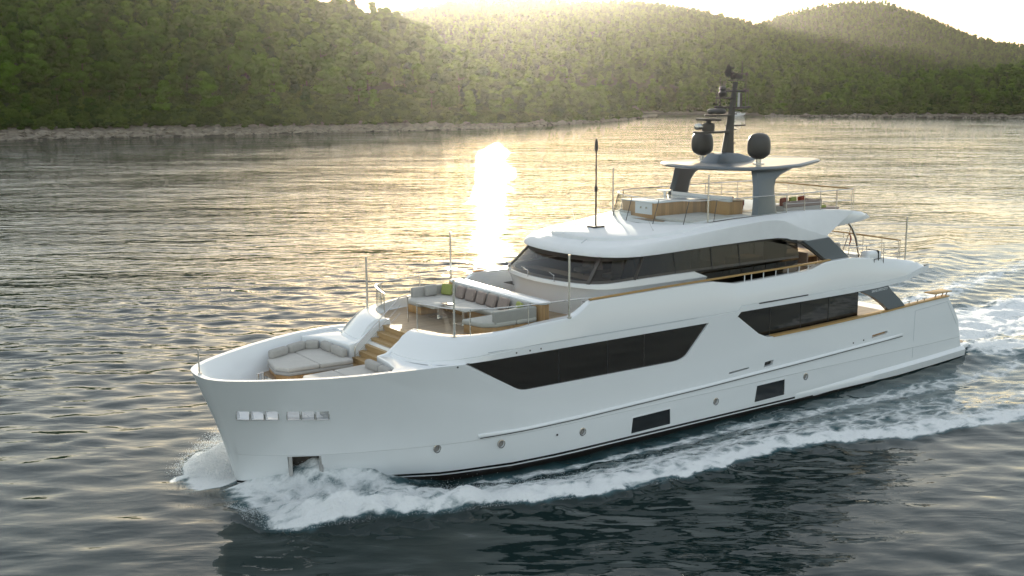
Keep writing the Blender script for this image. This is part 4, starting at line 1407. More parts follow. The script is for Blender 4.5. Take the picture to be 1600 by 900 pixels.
ws = MB(); rows = []
for f in (0, .5, 1):
    row = []
    for sd in (-1, 1):
        idx = range(5, -1, -1) if sd == -1 else range(1, 6)
        for i in idx:
            a, b = BASE[i], TOP_[i]
            row.append((a[0] + (b[0] - a[0]) * f, (a[1] + (b[1] - a[1]) * f) * sd, sillz[i] + (topz[i] - sillz[i]) * f))
    rows.append(row)
ws.loft(rows, closed=False)
wscreen = ws.build('windscreen', M_GLASSW, yacht, 60)
for sd in (-1, 1):
    cw = pane(5, 8, sd, M_GLASSW, 'corner_window', yacht)
    sw = pane(8, 13, sd, M_GLASSD, 'side_window', yacht)
    fr = MB()
    for i in (5, 6, 9):
        a, b = BASE[i], TOP_[i]
        if i == 6:
            continue
        MB().bar([(a[0] - .02, (a[1] + .01) * sd, sillz[i]), (b[0] - .02, (b[1] + .01) * sd, topz[i])], .14, .05).build('pillar', M_MAST, yacht, 20)
    
    fr = MB()
    for x in (15.35, 17.2, 19.1, 20.6):
        f = lambda P: float(np.interp(x, [p[0] for p in P[8:]], [p[1] for p in P[8:]]))
        zz0 = float(np.interp(x, [p[0] for p in BASE[8:]], sillz[8:])); zz1 = float(np.interp(x, [p[0] for p in TOP_[8:]], topz[8:]))
        fr.bar([(x, (f(BASE) + .006) * sd, zz0), (x, (f(TOP_) + .006) * sd, zz1)], .05, .02)
    fr.build('mullion', M_BLACK, yacht, 0)
    # starboard and port pillars carry a pale inner lining
# dark band behind the top of the glass and along the sill
bd = MB()
bd.loft([plan_ring(TOP_, topz, .012), [(a[0] * .84 + b[0] * .16 - .0, a[1] * .84 + b[1] * .16, a[2] * .84 + b[2] * .16) for a, b in zip(plan_ring(TOP_, topz, .012), plan_ring(BASE, sillz, .012))]], closed=False)
bd.build('glass_top_band', M_MAST, yacht, 60)
bd = MB()
bd.loft([plan_ring(BASE, sillz, .010), [(a[0] * .9 + b[0] * .1, a[1] * .9 + b[1] * .1, a[2] * .9 + b[2] * .1) for a, b in zip(plan_ring(BASE, sillz, .010), plan_ring(TOP_, topz, .010))]], closed=False)
bd.build('glass_sill_band', M_MAST, yacht, 60)
# wipers
for y in (1.9, .35, -1.15):
    i = min(range(6), key=lambda k: abs(BASE[k][1] - abs(y)))
    xb = float(np.interp(abs(y), [p[1] for p in BASE[:7]], [p[0] for p in BASE[:7]]))
    wp = MB()
    wp.tube([(xb - .10, y, 5.56), (xb + .02, y + .18, 5.74), (xb + .16, y + .62, 5.80)], .016, 5)
    wp.tube([(xb + .10, y + .25, 5.73), (xb + .26, y + .95, 5.80)], .012, 5)
    wp.build('wiper', M_STEEL, yacht)
# wheelhouse and saloon inside
MB().box(13.6, 24.0, -2.9, 2.9, 4.9, 4.92).build('wheelhouse_floor', M_DARKIN, yacht, 0)
MB().box(18.2, 18.3, -2.9, 1.2, 4.92, 6.5).build('wheelhouse_bulkhead', M_INWOOD, yacht, 0)
cs = MB().prism([(14.0, 5.62), (14.9, 5.55), (15.2, 5.2), (15.2, 4.92), (14.3, 4.92)], 'y', -2.3, 2.3)
cs.build('helm_console', M_DARKIN, yacht, 0, bevel=.04)
for y in (-.9, .9):
    hs = empty('helm_seat', (16.0, y, 4.92), ('starboard' if y > 0 else 'port') + '-side pale helm seat seen through the wheelhouse windscreen', 'seat', 'helm seats behind the windscreen')
    cushion((16.05, y, 5.45), (.55, .6, .16), .05).build('seat', M_CUSH, hs)
    cushion((16.33, y, 5.85), (.16, .58, .75), .06, 0, .15).build('backrest', M_CUSH, hs)
    MB().lathe([(.22, 0), (.22, .03), (.06, .05), (.06, .46), (.0001, .47)], (16.05, y, 4.92), 14).build('pedestal', M_STEEL, hs)
MB().box(21.6, 22.9, -2.3, -1.4, 4.92, 5.75).build('galley_counter', M_INWOOD, yacht, 0)
MB().box(23.3, 23.45, -3.0, -1.9, 4.4, 6.55).build('saloon_column', M_DARKIN, yacht, 0)
MB().box(23.3, 23.45, 1.9, 3.0, 4.4, 6.55).build('saloon_column', M_DARKIN, yacht, 0)

# ---------------------------------------------------------------- roof
LIP = [(13.74, 0), (13.76, .5), (13.82, 1.0), (13.93, 1.55), (14.08, 2.05), (14.30, 2.5), (14.60, 2.86), (14.95, 3.08), (15.4, 3.22), (16.2, 3.32), (17.5, 3.40), (19.2, 3.44), (21.4, 3.46), (22.3, 3.46), (22.75, 3.46), (23.2, 3.46), (24.2, 3.46), (25.2, 3.44), (25.5, 3.43)]
lipz = [6.50] * 5 + [6.505, 6.51, 6.515, 6.52, 6.54, 6.59, 6.635, 6.67, 6.655, 6.60, 6.52, 6.40, 6.40, 6.40]
CRE = [(14.02, 0), (14.04, .5), (14.12, 1.0), (14.25, 1.5), (14.45, 1.95), (14.7, 2.35), (15.05, 2.7), (15.5, 2.92), (16.1, 3.08), (17.0, 3.22), (18.3, 3.34), (19.6, 3.40), (21.4, 3.43), (22.0, 3.43), (22.35, 3.43), (22.75, 3.43), (23.5, 3.43), (24.4, 3.42), (25.3, 3.41)]
crez = [6.80] * 4 + [6.81, 6.83, 6.86, 6.90, 6.95, 7.02, 7.14, 7.26, 7.37, 7.38, 7.36, 7.30, 7.06, 6.75, 6.44]
CRW = [(14.45, 0), (14.47, .35), (14.56, .75), (14.74, 1.15), (15.0, 1.5), (15.35, 1.82), (15.8, 2.08), (16.4, 2.3), (17.1, 2.5), (18.0, 2.72), (19.0, 2.86), (20.2, 2.92), (21.6, 2.94), (22.6, 2.95), (23.4, 2.95), (24.2, 2.95), (25.2, 2.95), (26.6, 2.94), (27.6, 2.92)]
crwz = [7.03] * 5 + [7.04, 7.05, 7.07, 7.12, 7.22, 7.36, 7.45, 7.50, 7.52, 7.53, 7.53, 7.51, 7.44, 7.34]
rf = MB()


def P3(P, z): return plan_ring(P, z, 0)


def mixr(A, B, t, dz=0, dn=0): return [(a[0] + (b[0] - a[0]) * t, a[1] + (b[1] - a[1]) * t, a[2] + (b[2] - a[2]) * t + dz) for a, b in zip(A, B)]


lipR = P3(LIP, lipz); creR = P3(CRE, crez); crwR = P3(CRW, crwz)
soff = [(x + .9 if abs(y) < 2.6 else x + .3, y * .86, z + .01) for x, y, z in lipR]
cenR = [(max(x, 14.6) + (.25 if abs(y) < 2.0 and x < 17 else 0), y * .72, max(7.12, z + .07 - .05 * smooth(18, 19, x)) if x < 19 else z) for x, y, z in crwR]
rings = [soff, lipR, mixr(lipR, creR, .02, .05), mixr(lipR, creR, .28, .09), mixr(lipR, creR, .65, .07), mixr(lipR, creR, .93, .025), mixr(lipR, creR, .985, .012), mixr(creR, crwR, .03, .008), mixr(creR, crwR, .10, .0), mixr(creR, crwR, .45, .01)]


def step(t, dz):
    return [(x, y, z + dz * float(smooth(19.8, 18.0, x))) for x, y, z in mixr(creR, crwR, t, 0)]


rings += [step(.84, -.05), step(.885, -.055), step(.915, .02), step(.945, .045), step(1.0, .05)]
# crown: from the step up to the centre line
fin = [(x, y * .93, z + .012 + .05 * float(smooth(19.8, 18.0, x))) for x, y, z in crwR]
fin2 = [(x + (.35 if x < 17 else 0), y * .60, (7.20 if x < 19.2 else z + .0)) for x, y, z in crwR]
rings += [[(a[0], a[1], a[2] if a[0] > 19 else max(a[2], 7.06)) for a in fin]]
rf.loft(rings, closed=False)
# crown top as a fan to the centre line
n_ = len(rings[-1]); mid = n_ // 2
b0 = len(rf.v)
ctr = []
last = rings[-1]
for k in range(mid + 1):
    x, y, z = last[mid + k]
    ctr.append((x, 0, (7.08 + .16 * min(1, k / 5)) if x < 18.6 else 7.27))
rf.v.extend(ctr)
r0 = b0 - n_
for k in range(mid):
    rf.f.append((r0 + mid + k, r0 + mid + k + 1, b0 + k + 1, b0 + k))
    rf.f.append((r0 + mid - k - 1, r0 + mid - k, b0 + k, b0 + k + 1))
rf.build('wheelhouse_roof', M_ROOF, yacht, 50)
# flybridge side coaming running aft to the overhanging tip
for sg in (1, -1):
    q = lambda y: -y * sg
    ov = []
    for x, zt, zb, yo in ((22.2, 7.52, 7.1, 2.96), (23.4, 7.53, 6.88, 2.96), (24.6, 7.52, 6.74, 2.95), (25.6, 7.49, 6.72, 2.95), (26.6, 7.43, 6.74, 2.94), (27.6, 7.34, 6.80, 2.92), (28.3, 7.24, 6.84, 2.86), (28.7, 7.12, 6.88, 2.78), (28.95, 6.98, 6.92, 2.70)):
        h_ = zt - zb
        ov.append([(x, q(yo - .5), zb), (x, q(yo - .04), zb), (x, q(yo + .015), zb + .2 * h_), (x, q(yo + .015), zb + .72 * h_), (x, q(yo - .02), zt - .06 * min(1, h_ / .3)), (x, q(yo - .07), zt), (x, q(yo - .2), zt), (x, q(yo - .22), zt - .2 * h_), (x, q(yo - .5), zt - .3 * h_)])
    m_ = MB(); m_.loft(ov); m_.build('flybridge_coaming', M_WHITE, yacht, 35)
fs = MB(); r_ = []
for x, zb, zt, hw_ in ((18.7, 6.75, 7.27, 2.55), (20, 6.7, 7.275, 2.72), (24.6, 6.76, 7.28, 2.72), (26.6, 6.76, 7.22, 2.72), (27.9, 6.84, 7.14, 2.70), (28.75, 6.90, 7.02, 2.66)):
    r_.append([(x, -hw_, zb), (x, hw_, zb), (x, hw_, zt), (x, -hw_, zt)])
fs.loft(r_); fs.build('flybridge_slab', M_WHITE, yacht, 20)
fe = MB(); r_ = []
for t in np.linspace(-1, 1, 17):
    y = 2.72 * t; dx = .25 * (1 - abs(t) ** 4)
    r_.append([(28.3, y, 6.86), (28.9 + dx, y, 6.91), (29.0 + dx, y, 6.96), (28.75 + dx, y, 7.12), (28.3 + dx, y, 7.20), (28.1, y, 7.18)])
fe.loft(r_); fe.build('flybridge_aft_edge', M_WHITE, yacht, 35)
fdk = [(18.75, -1.3), (19.0, -2.0), (19.6, -2.5), (20.4, -2.66), (24, -2.68), (26.4, -2.66)]
MB().prism(fdk + [(x, -y) for x, y in fdk[::-1]], 'z', 7.285, 7.298).build('flybridge_teak', M_TEAK, yacht, 0)
# roof edge trims
for sg in (1, -1):
    q = lambda y: -y * sg
    wg = MB().prism([(23.85, 6.395), (25.45, 6.44), (26.85, 5.44), (25.45, 5.42), (25.1, 5.62), (24.55, 5.98)], 'y', q(3.36), q(3.50))
    wg.build('upper_wing', M_GREY, yacht, 0, bevel=.02)
    MB().prism([(22.3, 6.66), (22.9, 6.60), (23.4, 6.46), (23.9, 6.36), (24.6, 5.96), (25.1, 5.60), (25.5, 5.40), (25.35, 5.40), (24.5, 5.92), (23.85, 6.28), (23.3, 6.40), (22.8, 6.54)], 'y', q(3.33), q(3.47)).build('wing_trim', M_BLACK, yacht, 0)
    pp = MB(); pp.tube([(27.40, q(2.85), 6.86), (27.62, q(2.92), 6.55), (27.80, q(2.98), 6.15), (27.95, q(3.02), 5.6), (28.1, q(3.05), 4.95), (28.12, q(3.05), 4.46)], [.05, .055, .055, .05, .045, .045], 10)
    pp.build('overhang_post', M_STEEL, yacht)
# roof fittings
ap = MB(); ap.tube([(15.95, 0, 7.16), (15.95, 0, 10.2)], [.038, .026], 8); ap.tube([(15.95, 0, 8.62), (15.95, 0, 8.82)], .065, 8)
ap.tube([(15.95, 0, 10.15), (15.95, 0, 10.26), (15.95, 0, 10.30), (15.95, 0, 10.52), (15.95, 0, 10.62)], [.05, .075, .075, .06, .02], 10)
lp = ap.build('mast_light_pole', M_MAST, yacht)
MB().box(15.68, 16.22, -.22, .22, 7.20, 7.30).build('pole_base', M_MAST, lp, 0, bevel=.01)
for (x, y, h_, lx) in ((16.2, 1.6, .55, -.15), (15.3, -.3, .75, 0), (17.2, -1.9, .4, -.25), (17.9, 2.0, .5, -.2)):
    z0 = 7.1
    wa = MB(); wa.tube([(x, y, z0), (x, y, z0 + .12)], .028, 6); wa.tube([(x, y, z0 + .1), (x + lx, y, z0 + .1 + h_)], [.008, .004], 5)
    wa.build('whip_aerial', M_STEEL, yacht)
MB().bar([(14.75, -1.05, 7.02), (14.25, -1.25, 6.90)], .02, .015).build('roof_seam', M_LGREY, yacht, 0)

# ---------------------------------------------------------------- hardtop, legs, mast
ht_o = [(20.5, 0), (20.58, .6), (20.70, 1.15), (21.0, 1.75), (21.45, 2.4), (21.6, 2.56), (21.85, 2.66), (23.0, 2.70), (24.6, 2.60), (26.9, 1.62), (27.2, 1.40), (27.35, 1.0), (27.42, 0)]
def ht(z, k, dz=0):
    P = [(23.6 + (x - 23.6) * k, y * k, z - .0 + (.10 * ((x - 23.6) / 4) if x > 23.6 else .02 * ((23.6 - x) / 3))) for x, y in ht_o]
    return [(x, -y, zz) for x, y, zz in P] + [(x, y, zz) for x, y, zz in P[::-1][1:-1]]
h_ = MB(); h_.loft([ht(9.235, .88), ht(9.25, .975), ht(9.30, 1.0), ht(9.34, .998), ht(9.40, .965), ht(9.425, .80), ht(9.44, .3)])
hardtop = h_.build('hardtop', M_GREY, yacht, 18)
for sg in (1, -1):
    q = lambda y: -y * sg
    R_ = []
    for z, xa, xb, y, th in ((7.28, 21.70, 23.25, 2.62, .17), (7.6, 21.85, 23.22, 2.56, .16), (8.1, 22.0, 23.22, 2.46, .15), (8.55, 22.08, 23.25, 2.37, .14), (8.85, 22.10, 23.42, 2.30, .14), (9.03, 22.11, 23.75, 2.26, .13), (9.15, 22.12, 24.2, 2.22, .13), (9.24, 22.12, 24.5, 2.20, .13)):
        R_.append([(xa, q(y - .02), z), (xa + .14, q(y + th), z), (xb - .25, q(y + th * .9), z), (xb, q(y + .03), z), (xb - .2, q(y - th * .8), z), (xa + .2, q(y - th), z)])
    l_ = MB(); l_.loft(R_); l_.build('hardtop_leg', M_GREY, yacht, 25)
    rd = MB(); rd.lathe([(.0001, 9.64), (.14, 9.64), (.24, 9.67), (.40, 9.80), (.45, 9.87), (.465, 10.02), (.468, 10.22), (.45, 10.38), (.40, 10.52), (.31, 10.62), (.17, 10.68), (.0001, 10.70)], (23.13, q(1.62), 0), 32)
    r2 = rd.build('radome', M_DOME, yacht, 40)
    MB().lathe([(.24, 9.42), (.24, 9.47), (.11, 9.50), (.11, 9.67), (.0001, 9.68)], (23.13, q(1.62), 0), 16).build('radome_foot', M_STEEL, r2)
fa = MB(); fa.loft([[(21.9, -.5, 9.44), (21.9, .5, 9.44), (22.25, .38, 9.80), (22.25, -.38, 9.80)], [(22.6, -.52, 9.45), (22.6, .52, 9.45), (22.7, .36, 9.86), (22.7, -.36, 9.86)], [(23.4, -.48, 9.45), (23.4, .48, 9.45), (23.4, .30, 9.80), (23.4, -.30, 9.80)], [(24.6, -.25, 9.45), (24.6, .25, 9.45), (24.6, .15, 9.52), (24.6, -.15, 9.52)]])
fa.build('mast_fairing', M_GREY, yacht, 25, bevel=.02)
mb_ = MB(); R_ = []
for z, xa, xb, hw_ in ((9.70, 22.62, 23.32, .16), (10.4, 22.76, 23.30, .14), (11.0, 22.88, 23.32, .12), (11.6, 23.0, 23.38, .10), (12.2, 23.12, 23.44, .085), (12.75, 23.24, 23.50, .07)):
    R_.append([(xa, 0, z), (xa + .12, -hw_, z), (xb - .1, -hw_, z), (xb, 0, z), (xb - .1, hw_, z), (xa + .12, hw_, z)])
mb_.loft(R_); mast = mb_.build('mast', M_MAST, yacht, 30)


def plat(x0, x1, z, hw_, name='mast_arm', t=.06):
    return MB().prism([(x0, -hw_ * .6), (x0 + .1, -hw_), (x1, -hw_ * .5), (x1, hw_ * .5), (x0 + .1, hw_), (x0, hw_ * .6)], 'z', z - t, z).build(name, M_MAST, mast, 0, bevel=.01)


plat(21.2, 22.95, 10.75, .34, t=.09)
rdr = MB(); rdr.lathe([(.26, 0), (.26, .28), (.18, .32), (.10, .34), (.10, .40), (.0001, .41)], (21.85, 0, 10.76), 16)
rdr.build('radar_pedestal', M_MAST, mast)
MB().box(21.72, 21.98, -.62, .62, 11.17, 11.27).build('radar_scanner', M_MAST, mast, 30, bevel=.03)
MB().lathe([(.0001, -.17), (.12, -.14), (.14, 0), (.12, .14), (.0001, .17)], (21.25, -.05, 10.95), 14, 'x').build('mast_camera', M_STEEL, mast)
plat(22.9, 24.0, 10.98, .12)
plat(21.85, 23.15, 11.42, .34, t=.08)
MB().lathe([(.0001, 0), (.34, .02), (.39, .09), (.38, .17), (.30, .23), (.0001, .25)], (22.3, 0, 11.43), 24).build('flat_radome', M_DOME, mast)
yb = MB(); yb.tube([(23.15, -.95, 11.70), (23.2, 0, 11.68), (23.15, .95, 11.70)], .04, 8); yb.tube([(23.2, 0, 11.68), (24.3, 0, 11.70)], .035, 8); yb.tube([(22.3, 0, 11.72), (23.1, 0, 11.70)], .03, 8); yb.build('mast_yard', M_MAST, mast)
plat(22.35, 23.3, 12.12, .22, t=.06)
MB().lathe([(.0001, 0), (.12, 0), (.16, .06), (.17, .17), (.10, .26), (.15, .32), (.12, .42), (.0001, .46)], (22.62, 0, 12.13), 16).build('search_light', M_MAST, mast)
yb = MB(); yb.tube([(23.25, -.75, 12.37), (23.3, 0, 12.36), (23.25, .75, 12.37)], .035, 8); yb.tube([(22.8, 0, 12.36), (24.1, 0, 12.38)], .035, 8)
for y in (-.6, .6): yb.tube([(23.25, y, 12.37), (23.25, y, 12.48)], .04, 6)
yb.build('mast_yard', M_MAST, mast)
plat(23.05, 23.8, 12.84, .22, t=.05)
lb = MB().box(23.22, 23.62, -.13, .13, 12.86, 13.02); lb.box(23.0, 23.75, -.16, .16, 13.05, 13.09); lb.tube([(23.4, 0, 13.0), (23.4, 0, 13.06)], .06, 6); lb.build('signal_lamp', M_MAST, mast, 0)
hn = MB(); hn.lathe([(.03, .32), (.05, .1), (.15, .0), (.17, -.02), (.0001, .0)], (22.92, .0, 13.12), 14, 'x'); hn.lathe([(.03, .3), (.04, .1), (.11, .0), (.12, -.02), (.0001, .0)], (22.95, .0, 13.32), 14, 'x'); hn.tube([(23.1, 0, 12.9), (23.05, 0, 13.35)], .035, 6)
hn.build('horn', M_MAST, mast)
an = MB()
for x, y, z0, z1, r_ in ((23.72, 0, 12.85, 13.60, .035), (22.5, -.0, 11.72, 13.0, .012), (22.85, .4, 11.70, 12.95, .010), (23.98, 0, 11.70, 13.05, .014), (24.0, 0, 13.0, 13.12, .05), (23.2, -.9, 11.7, 12.6, .010), (23.2, .9, 11.7, 12.5, .010)):
    an.tube([(x, y, z0), (x, y, z1)], [r_, r_ * .5 if r_ < .04 else r_], 6)
an.build('mast_aerials', M_MAST, mast)
an = MB()
an.tube([(23.85, .25, 11.70), (23.85, .25, 12.3)], .055, 8); an.build('gps_aerial', M_WHITE, mast)
an = MB(); an.tube([(23.6, -.1, 11.70), (23.6, -.1, 12.28)], .045, 8); an.build('vhf_aerial', M_MAST, mast)
an = MB()
for x, z in ((23.32, 10.2), (23.34, 10.75), (23.36, 11.4)): an.box(x - .02, x + .09, -.05, .05, z, z + .05)
an.build('mast_step', M_MAST, mast, 0)

# ================================================================== rails and poles
def rail(name, path, posts, z_foot, r=.018, mid=(), teak_top=False, m=None, tr=.02):
    """path: top rail points; posts: parameters along the path; z_foot: height of the foot or a function of x"""
    mb = MB()
    P = [Vector(p) for p in path]
    if not teak_top: mb.tube(P, tr, 8)
    L_ = [0]
    for a, b in zip(P[:-1], P[1:]): L_.append(L_[-1] + (b - a).length)

    def at(s):
        s *= L_[-1]
        for i in range(len(P) - 1):
            if s <= L_[i + 1] + 1e-9:
                t = (s - L_[i]) / max(L_[i + 1] - L_[i], 1e-9); return P[i].lerp(P[i + 1], t)
        return P[-1]
    for s in posts:
        p = at(s); zf = z_foot(p.x) if callable(z_foot) else z_foot
        mb.tube([(p.x, p.y, zf), p], r, 6)
    for k in mid:
        pts = []
        for p in P:
            zf = z_foot(p.x) if callable(z_foot) else z_foot
            pts.append((p.x, p.y, zf + (p.z - zf) * k))
        mb.tube(pts, .010, 5)
    o = mb.build(name, m or M_STEEL, yacht)
    if teak_top:
        MB().bar(P, .10, .055).build('rail_cap', M_TEAKR, o, 30, bevel=.012)
    return o


zrim = lambda x: float(lerp_table([(7.2, 4.55), (8.6, 4.63), (10.5, 4.765), (11.8, 4.84), (12.7, 5.3)], x))
for sg in (1, -1):
    q = lambda y: -y * sg
    path = [(7.28, q(1.16), 5.42), (7.42, q(1.75), 5.43), (7.58, q(2.35), 5.43), (7.85, q(2.85), 5.43), (8.3, q(3.18), 5.43), (8.9, q(3.40), 5.42), (9.8, q(3.58), 5.42), (11, q(3.68), 5.42), (12.3, q(3.72), 5.41), (12.75, q(3.74), 5.38)]
    rl = rail('fore_rail', path, (0, .32, .62), zrim)
    g_ = MB(); g_.loft([[(p[0], p[1], zrim(p[0]) + .03) for p in path[:-1]], [(p[0], p[1], p[2] - .02) for p in path[:-1]]], closed=False)
    g_.build('glass_panel', M_GLASSC, rl, 60)
    # tall poles on the coaming
    for x, y, z0, z1 in ((7.58, 3.05, 4.56, 6.47), (11.70, 3.93 - .10, 4.83, 6.97)):
        pb = MB(); pb.tube([(x, q(y), z0), (x, q(y), z0 + .45)], .042, 10); pb.tube([(x, q(y), z0 + .42), (x, q(y), z1)], .036, 10); pb.tube([(x, q(y), z0 - .01), (x, q(y), z0 + .03)], .085, 12); pb.tube([(x, q(y), z1 - .02), (x, q(y), z1 + .03)], .045, 10)
        pb.build('awning_pole', M_STEEL, yacht)
    # teak capped bulwark rail and its stanchions
    tr = [(12.66, q(3.72), 5.335), (14, q(3.72), 5.36), (16, q(3.72), 5.40), (18.5, q(3.72), 5.43), (20.5, q(3.72), 5.455), (22.5, q(3.72), 5.48), (24.2, q(3.72), 5.51), (25.3, q(3.68), 5.54)]
    o = MB().bar(tr, .13, .06).build('bulwark_rail', M_TEAKR, yacht, 30, bevel=.015)
    for x in (20.30, 20.68, 21.35, 22.05, 22.75, 23.40, 23.95):
        MB().tube([(x, q(3.72), 5.17), (x, q(3.72), 5.45)], .022, 6).build('stanchion', M_WHITE, o)
    # stair handrail
    hr = MB(); y = .86
    hr.tube([(5.92, y, 3.05), (5.92, y, 3.72), (6.02, y, 3.80), (7.70, y, 5.25), (7.80, y, 5.29), (8.02, y, 5.29), (8.06, y, 5.24), (8.06, y, 4.34)], .022, 8)
    hr.tube([(6.9, y, 4.0), (6.9, y, 4.56)], .016, 6); hr.tube([(5.92, y, 3.40), (7.75, y, 4.98)], .010, 5); hr.tube([(5.92, y, 3.22), (7.75, y, 4.70)], .010, 5)
    if sg < 0: hr.build('stair_rail', M_STEEL, yacht)
    # aft poles and rails on the upper deck
    pb = MB(); pb.tube([(30.55, q(3.50), 4.95), (30.55, q(3.50), 6.93)], .036, 10); pb.build('awning_pole', M_STEEL, yacht)
    rail('aft_rail', [(26.9, q(3.35), 5.85), (30.3, q(3.32), 5.85), (30.45, q(3.2), 5.85)], (0, .33, .66, .97), lambda x: 4.9, mid=(.33, .66))
    # flybridge rails
    path = [(18.42, q(0), 8.22), (18.48, q(.8), 8.22), (18.62, q(1.5), 8.22), (18.85, q(2.1), 8.23), (19.2, q(2.5), 8.25), (19.7, q(2.74), 8.27), (20.6, q(2.84), 8.28), (23.5, q(2.86), 8.27)]
    base_ = [(18.10, q(0), 7.24), (18.16, q(.8), 7.24), (18.30, q(1.5), 7.25), (18.55, q(2.1), 7.28), (18.95, q(2.5), 7.36), (19.55, q(2.74), 7.44), (20.6, q(2.84), 7.5), (23.5, q(2.86), 7.53)]
    mb = MB(); mb.tube(path, .020, 8); fl = mb.build('flybridge_rail', M_STEEL, yacht)
    MB().loft([[(a[0], a[1], a[2] + .01) for a in base_], [(b[0], b[1], b[2] - .02) for b in path]], closed=False).build('glass_panel', M_GLASSC, fl, 60)
    mu = MB()
    for i in (1, 3, 5): mu.tube([base_[i], path[i]], .016, 6)
    mu.tube(base_, .016, 6); mu.build('glass_frame', M_MAST, fl)
    rail('flybridge_aft_rail', [(23.5, q(2.86), 8.27), (27.7, q(2.80), 8.25)], (.0, .26, .5, .74, .98), lambda x: float(lerp_table([(23, 7.5), (26.6, 7.4), (27.7, 7.3)], x)), mid=(.5,))
    pb = MB(); pb.tube([(19.0 if sg < 0 else 19.35, q(2.62), 7.35), (19.0 if sg < 0 else 19.35, q(2.62), 9.25)], .032, 8); pb.build('flybridge_pole', M_STEEL, yacht)
rail('flybridge_stern_rail', [(27.75, -2.8, 8.24), (27.85, -1, 8.24), (27.85, 1, 8.24), (27.75, 2.8, 8.24)], (0, .16, .33, .5, .66, .83, 1), 7.25, mid=(.5,), teak_top=True)
rail('stern_rail', [(30.5, -3.25, 5.86), (30.75, -1, 5.86), (30.75, 1, 5.86), (30.5, 3.25, 5.86)], (0, .16, .33, .5, .66, .83, 1), 4.9, mid=(.33, .66), teak_top=True)
js = MB(); js.tube([(.12, 0, 3.84), (.12, 0, 4.62)], .022, 8); js.build('jack_staff', M_STEEL, yacht)
MB().tube([(.13, 0, 3.83), (.13, 0, 3.87)], .06, 10).build('staff_foot', M_STEEL, yacht)

# ================================================================== loose and built-in furniture
def part(mb, name, m, root, **k): return mb.build(name, m, root, **k)


# fore deck corner sofas
for sg, lb in ((-1, 'pale grey corner sofa in the bow well, left of the stairs and fully in view'), (1, 'pale grey bow sofa mostly hidden behind the near bulwark, right of the stairs')):
    q = lambda y: -y * sg if sg == 1 else y
    t = empty('bow_sofa', (4.5, q(1.6), 2.956), lb, 'sofa')
    part(MB().prism([(3.10, q(1.15)), (3.35, q(.62)), (5.62, q(.45)), (5.62, q(2.55)), (5.05, q(2.95)), (3.30, q(2.20))], 'z', 2.957, 3.12), 'base', M_TEAKZ, t, smooth=30, bevel=.02)
    part(MB().prism([(3.04, q(1.12)), (3.32, q(.58)), (5.64, q(.41)), (5.64, q(2.6)), (5.05, q(3.0)), (3.26, q(2.26))], 'z', 3.121, 3.25), 'lower_cushion', M_CUSH2, t, smooth=40, bevel=.045, seg=3)
    a = MB().prism([(3.04, q(1.12)), (3.32, q(.58)), (4.42, q(.50)), (4.42, q(2.70)), (3.26, q(2.24))], 'z', 3.252, 3.42)
    part(a, 'seat_cushion', M_CUSH, t, smooth=40, bevel=.05, seg=3)
    a = MB().prism([(4.44, q(.50)), (5.64, q(.41)), (5.64, q(2.6)), (5.05, q(2.98)), (4.44, q(2.72))], 'z', 3.252, 3.42)
    part(a, 'seat_cushion', M_CUSH, t, smooth=40, bevel=.05, seg=3)
    for (x, y, sx, sy, rz) in ((3.72, 2.36, .86, .26, .42), (4.55, 2.74, .86, .26, .42), (5.18, 2.78, .5, .3, -.55), (5.50, 2.18, .26, .74, 0), (5.52, 1.30, .26, .94, 0)):
        part(cushion((x, q(y), 3.55), (sx, sy, .33), .10, rz * (1 if q(1) > 0 else -1)), 'back_cushion', M_CUSH2, t)
# deck gear glimpsed at the foot of the near bulwark
wl = empty('windlass', (2.3, .35, 2.2), 'small steel windlass and bollards on the bow deck in front of the corner sofa', 'windlass')
part(MB().lathe([(.16, 0), (.16, .1), (.09, .16), (.09, .3), (.15, .36), (.0001, .38)], (2.3, .35, 2.55), 16), 'drum', M_STEEL, wl)
part(MB().box(2.1, 2.9, .1, .6, 2.201, 2.56), 'motor_box', M_WHITE, wl, bevel=.03)
part(MB().tube([(2.5, 1.25, 2.2), (2.5, 1.25, 3.2), (2.75, 1.4, 3.2), (2.75, 1.4, 2.2)], .05, 8), 'bollard', M_STEEL, wl)

# upper fore deck: U bench with high white backrest shelf
t = empty('lounge_bench', (10.6, 0, 4.337), 'large U-shaped cream bench with teak base on the upper fore deck', 'bench')
Zf = 4.338
part(MB().prism([(8.75, -1.75), (8.95, -2.62), (9.4, -2.9), (11.05, -2.9), (11.05, 2.9), (9.3, 2.9), (9.0, 2.6), (9.05, 1.65), (10.2, 1.65), (10.2, -1.65)], 'z', Zf, 4.62), 'base', M_TEAKZ, t, smooth=30, bevel=.02)
part(MB().prism([(8.70, -1.70), (8.90, -2.62), (9.35, -2.92), (10.15, -2.92), (10.15, -1.62)], 'z', 4.622, 4.80), 'seat_cushion', M_CUSH, t, smooth=40, bevel=.06, seg=3)
part(MB().prism([(9.0, 1.62), (9.0, 2.62), (9.3, 2.92), (10.15, 2.92), (10.15, 1.62)], 'z', 4.622, 4.80), 'seat_cushion', M_CUSH, t, smooth=40, bevel=.06, seg=3)
for y0, y1 in ((-2.92, -1.50), (-1.48, 0), (.02, 1.5), (1.52, 2.92)):
    part(MB().box(10.16, 11.02, y0, y1, 4.622, 4.80), 'seat_cushion', M_CUSH, t, smooth=40, bevel=.06, seg=3)
part(cushion((10.15, -2.80, 4.93), (1.75, .20, .46), .05), 'side_backrest', M_CUSH2, t)
part(cushion((10.15, 2.80, 4.93), (1.65, .20, .46), .05), 'side_backrest', M_CUSH2, t)
for y in (-1.9, -.65, .65, 1.9): part(cushion((11.0, y, 5.0), (.20, 1.2, .44), .06, 0, .12), 'backrest', M_CUSH2, t)
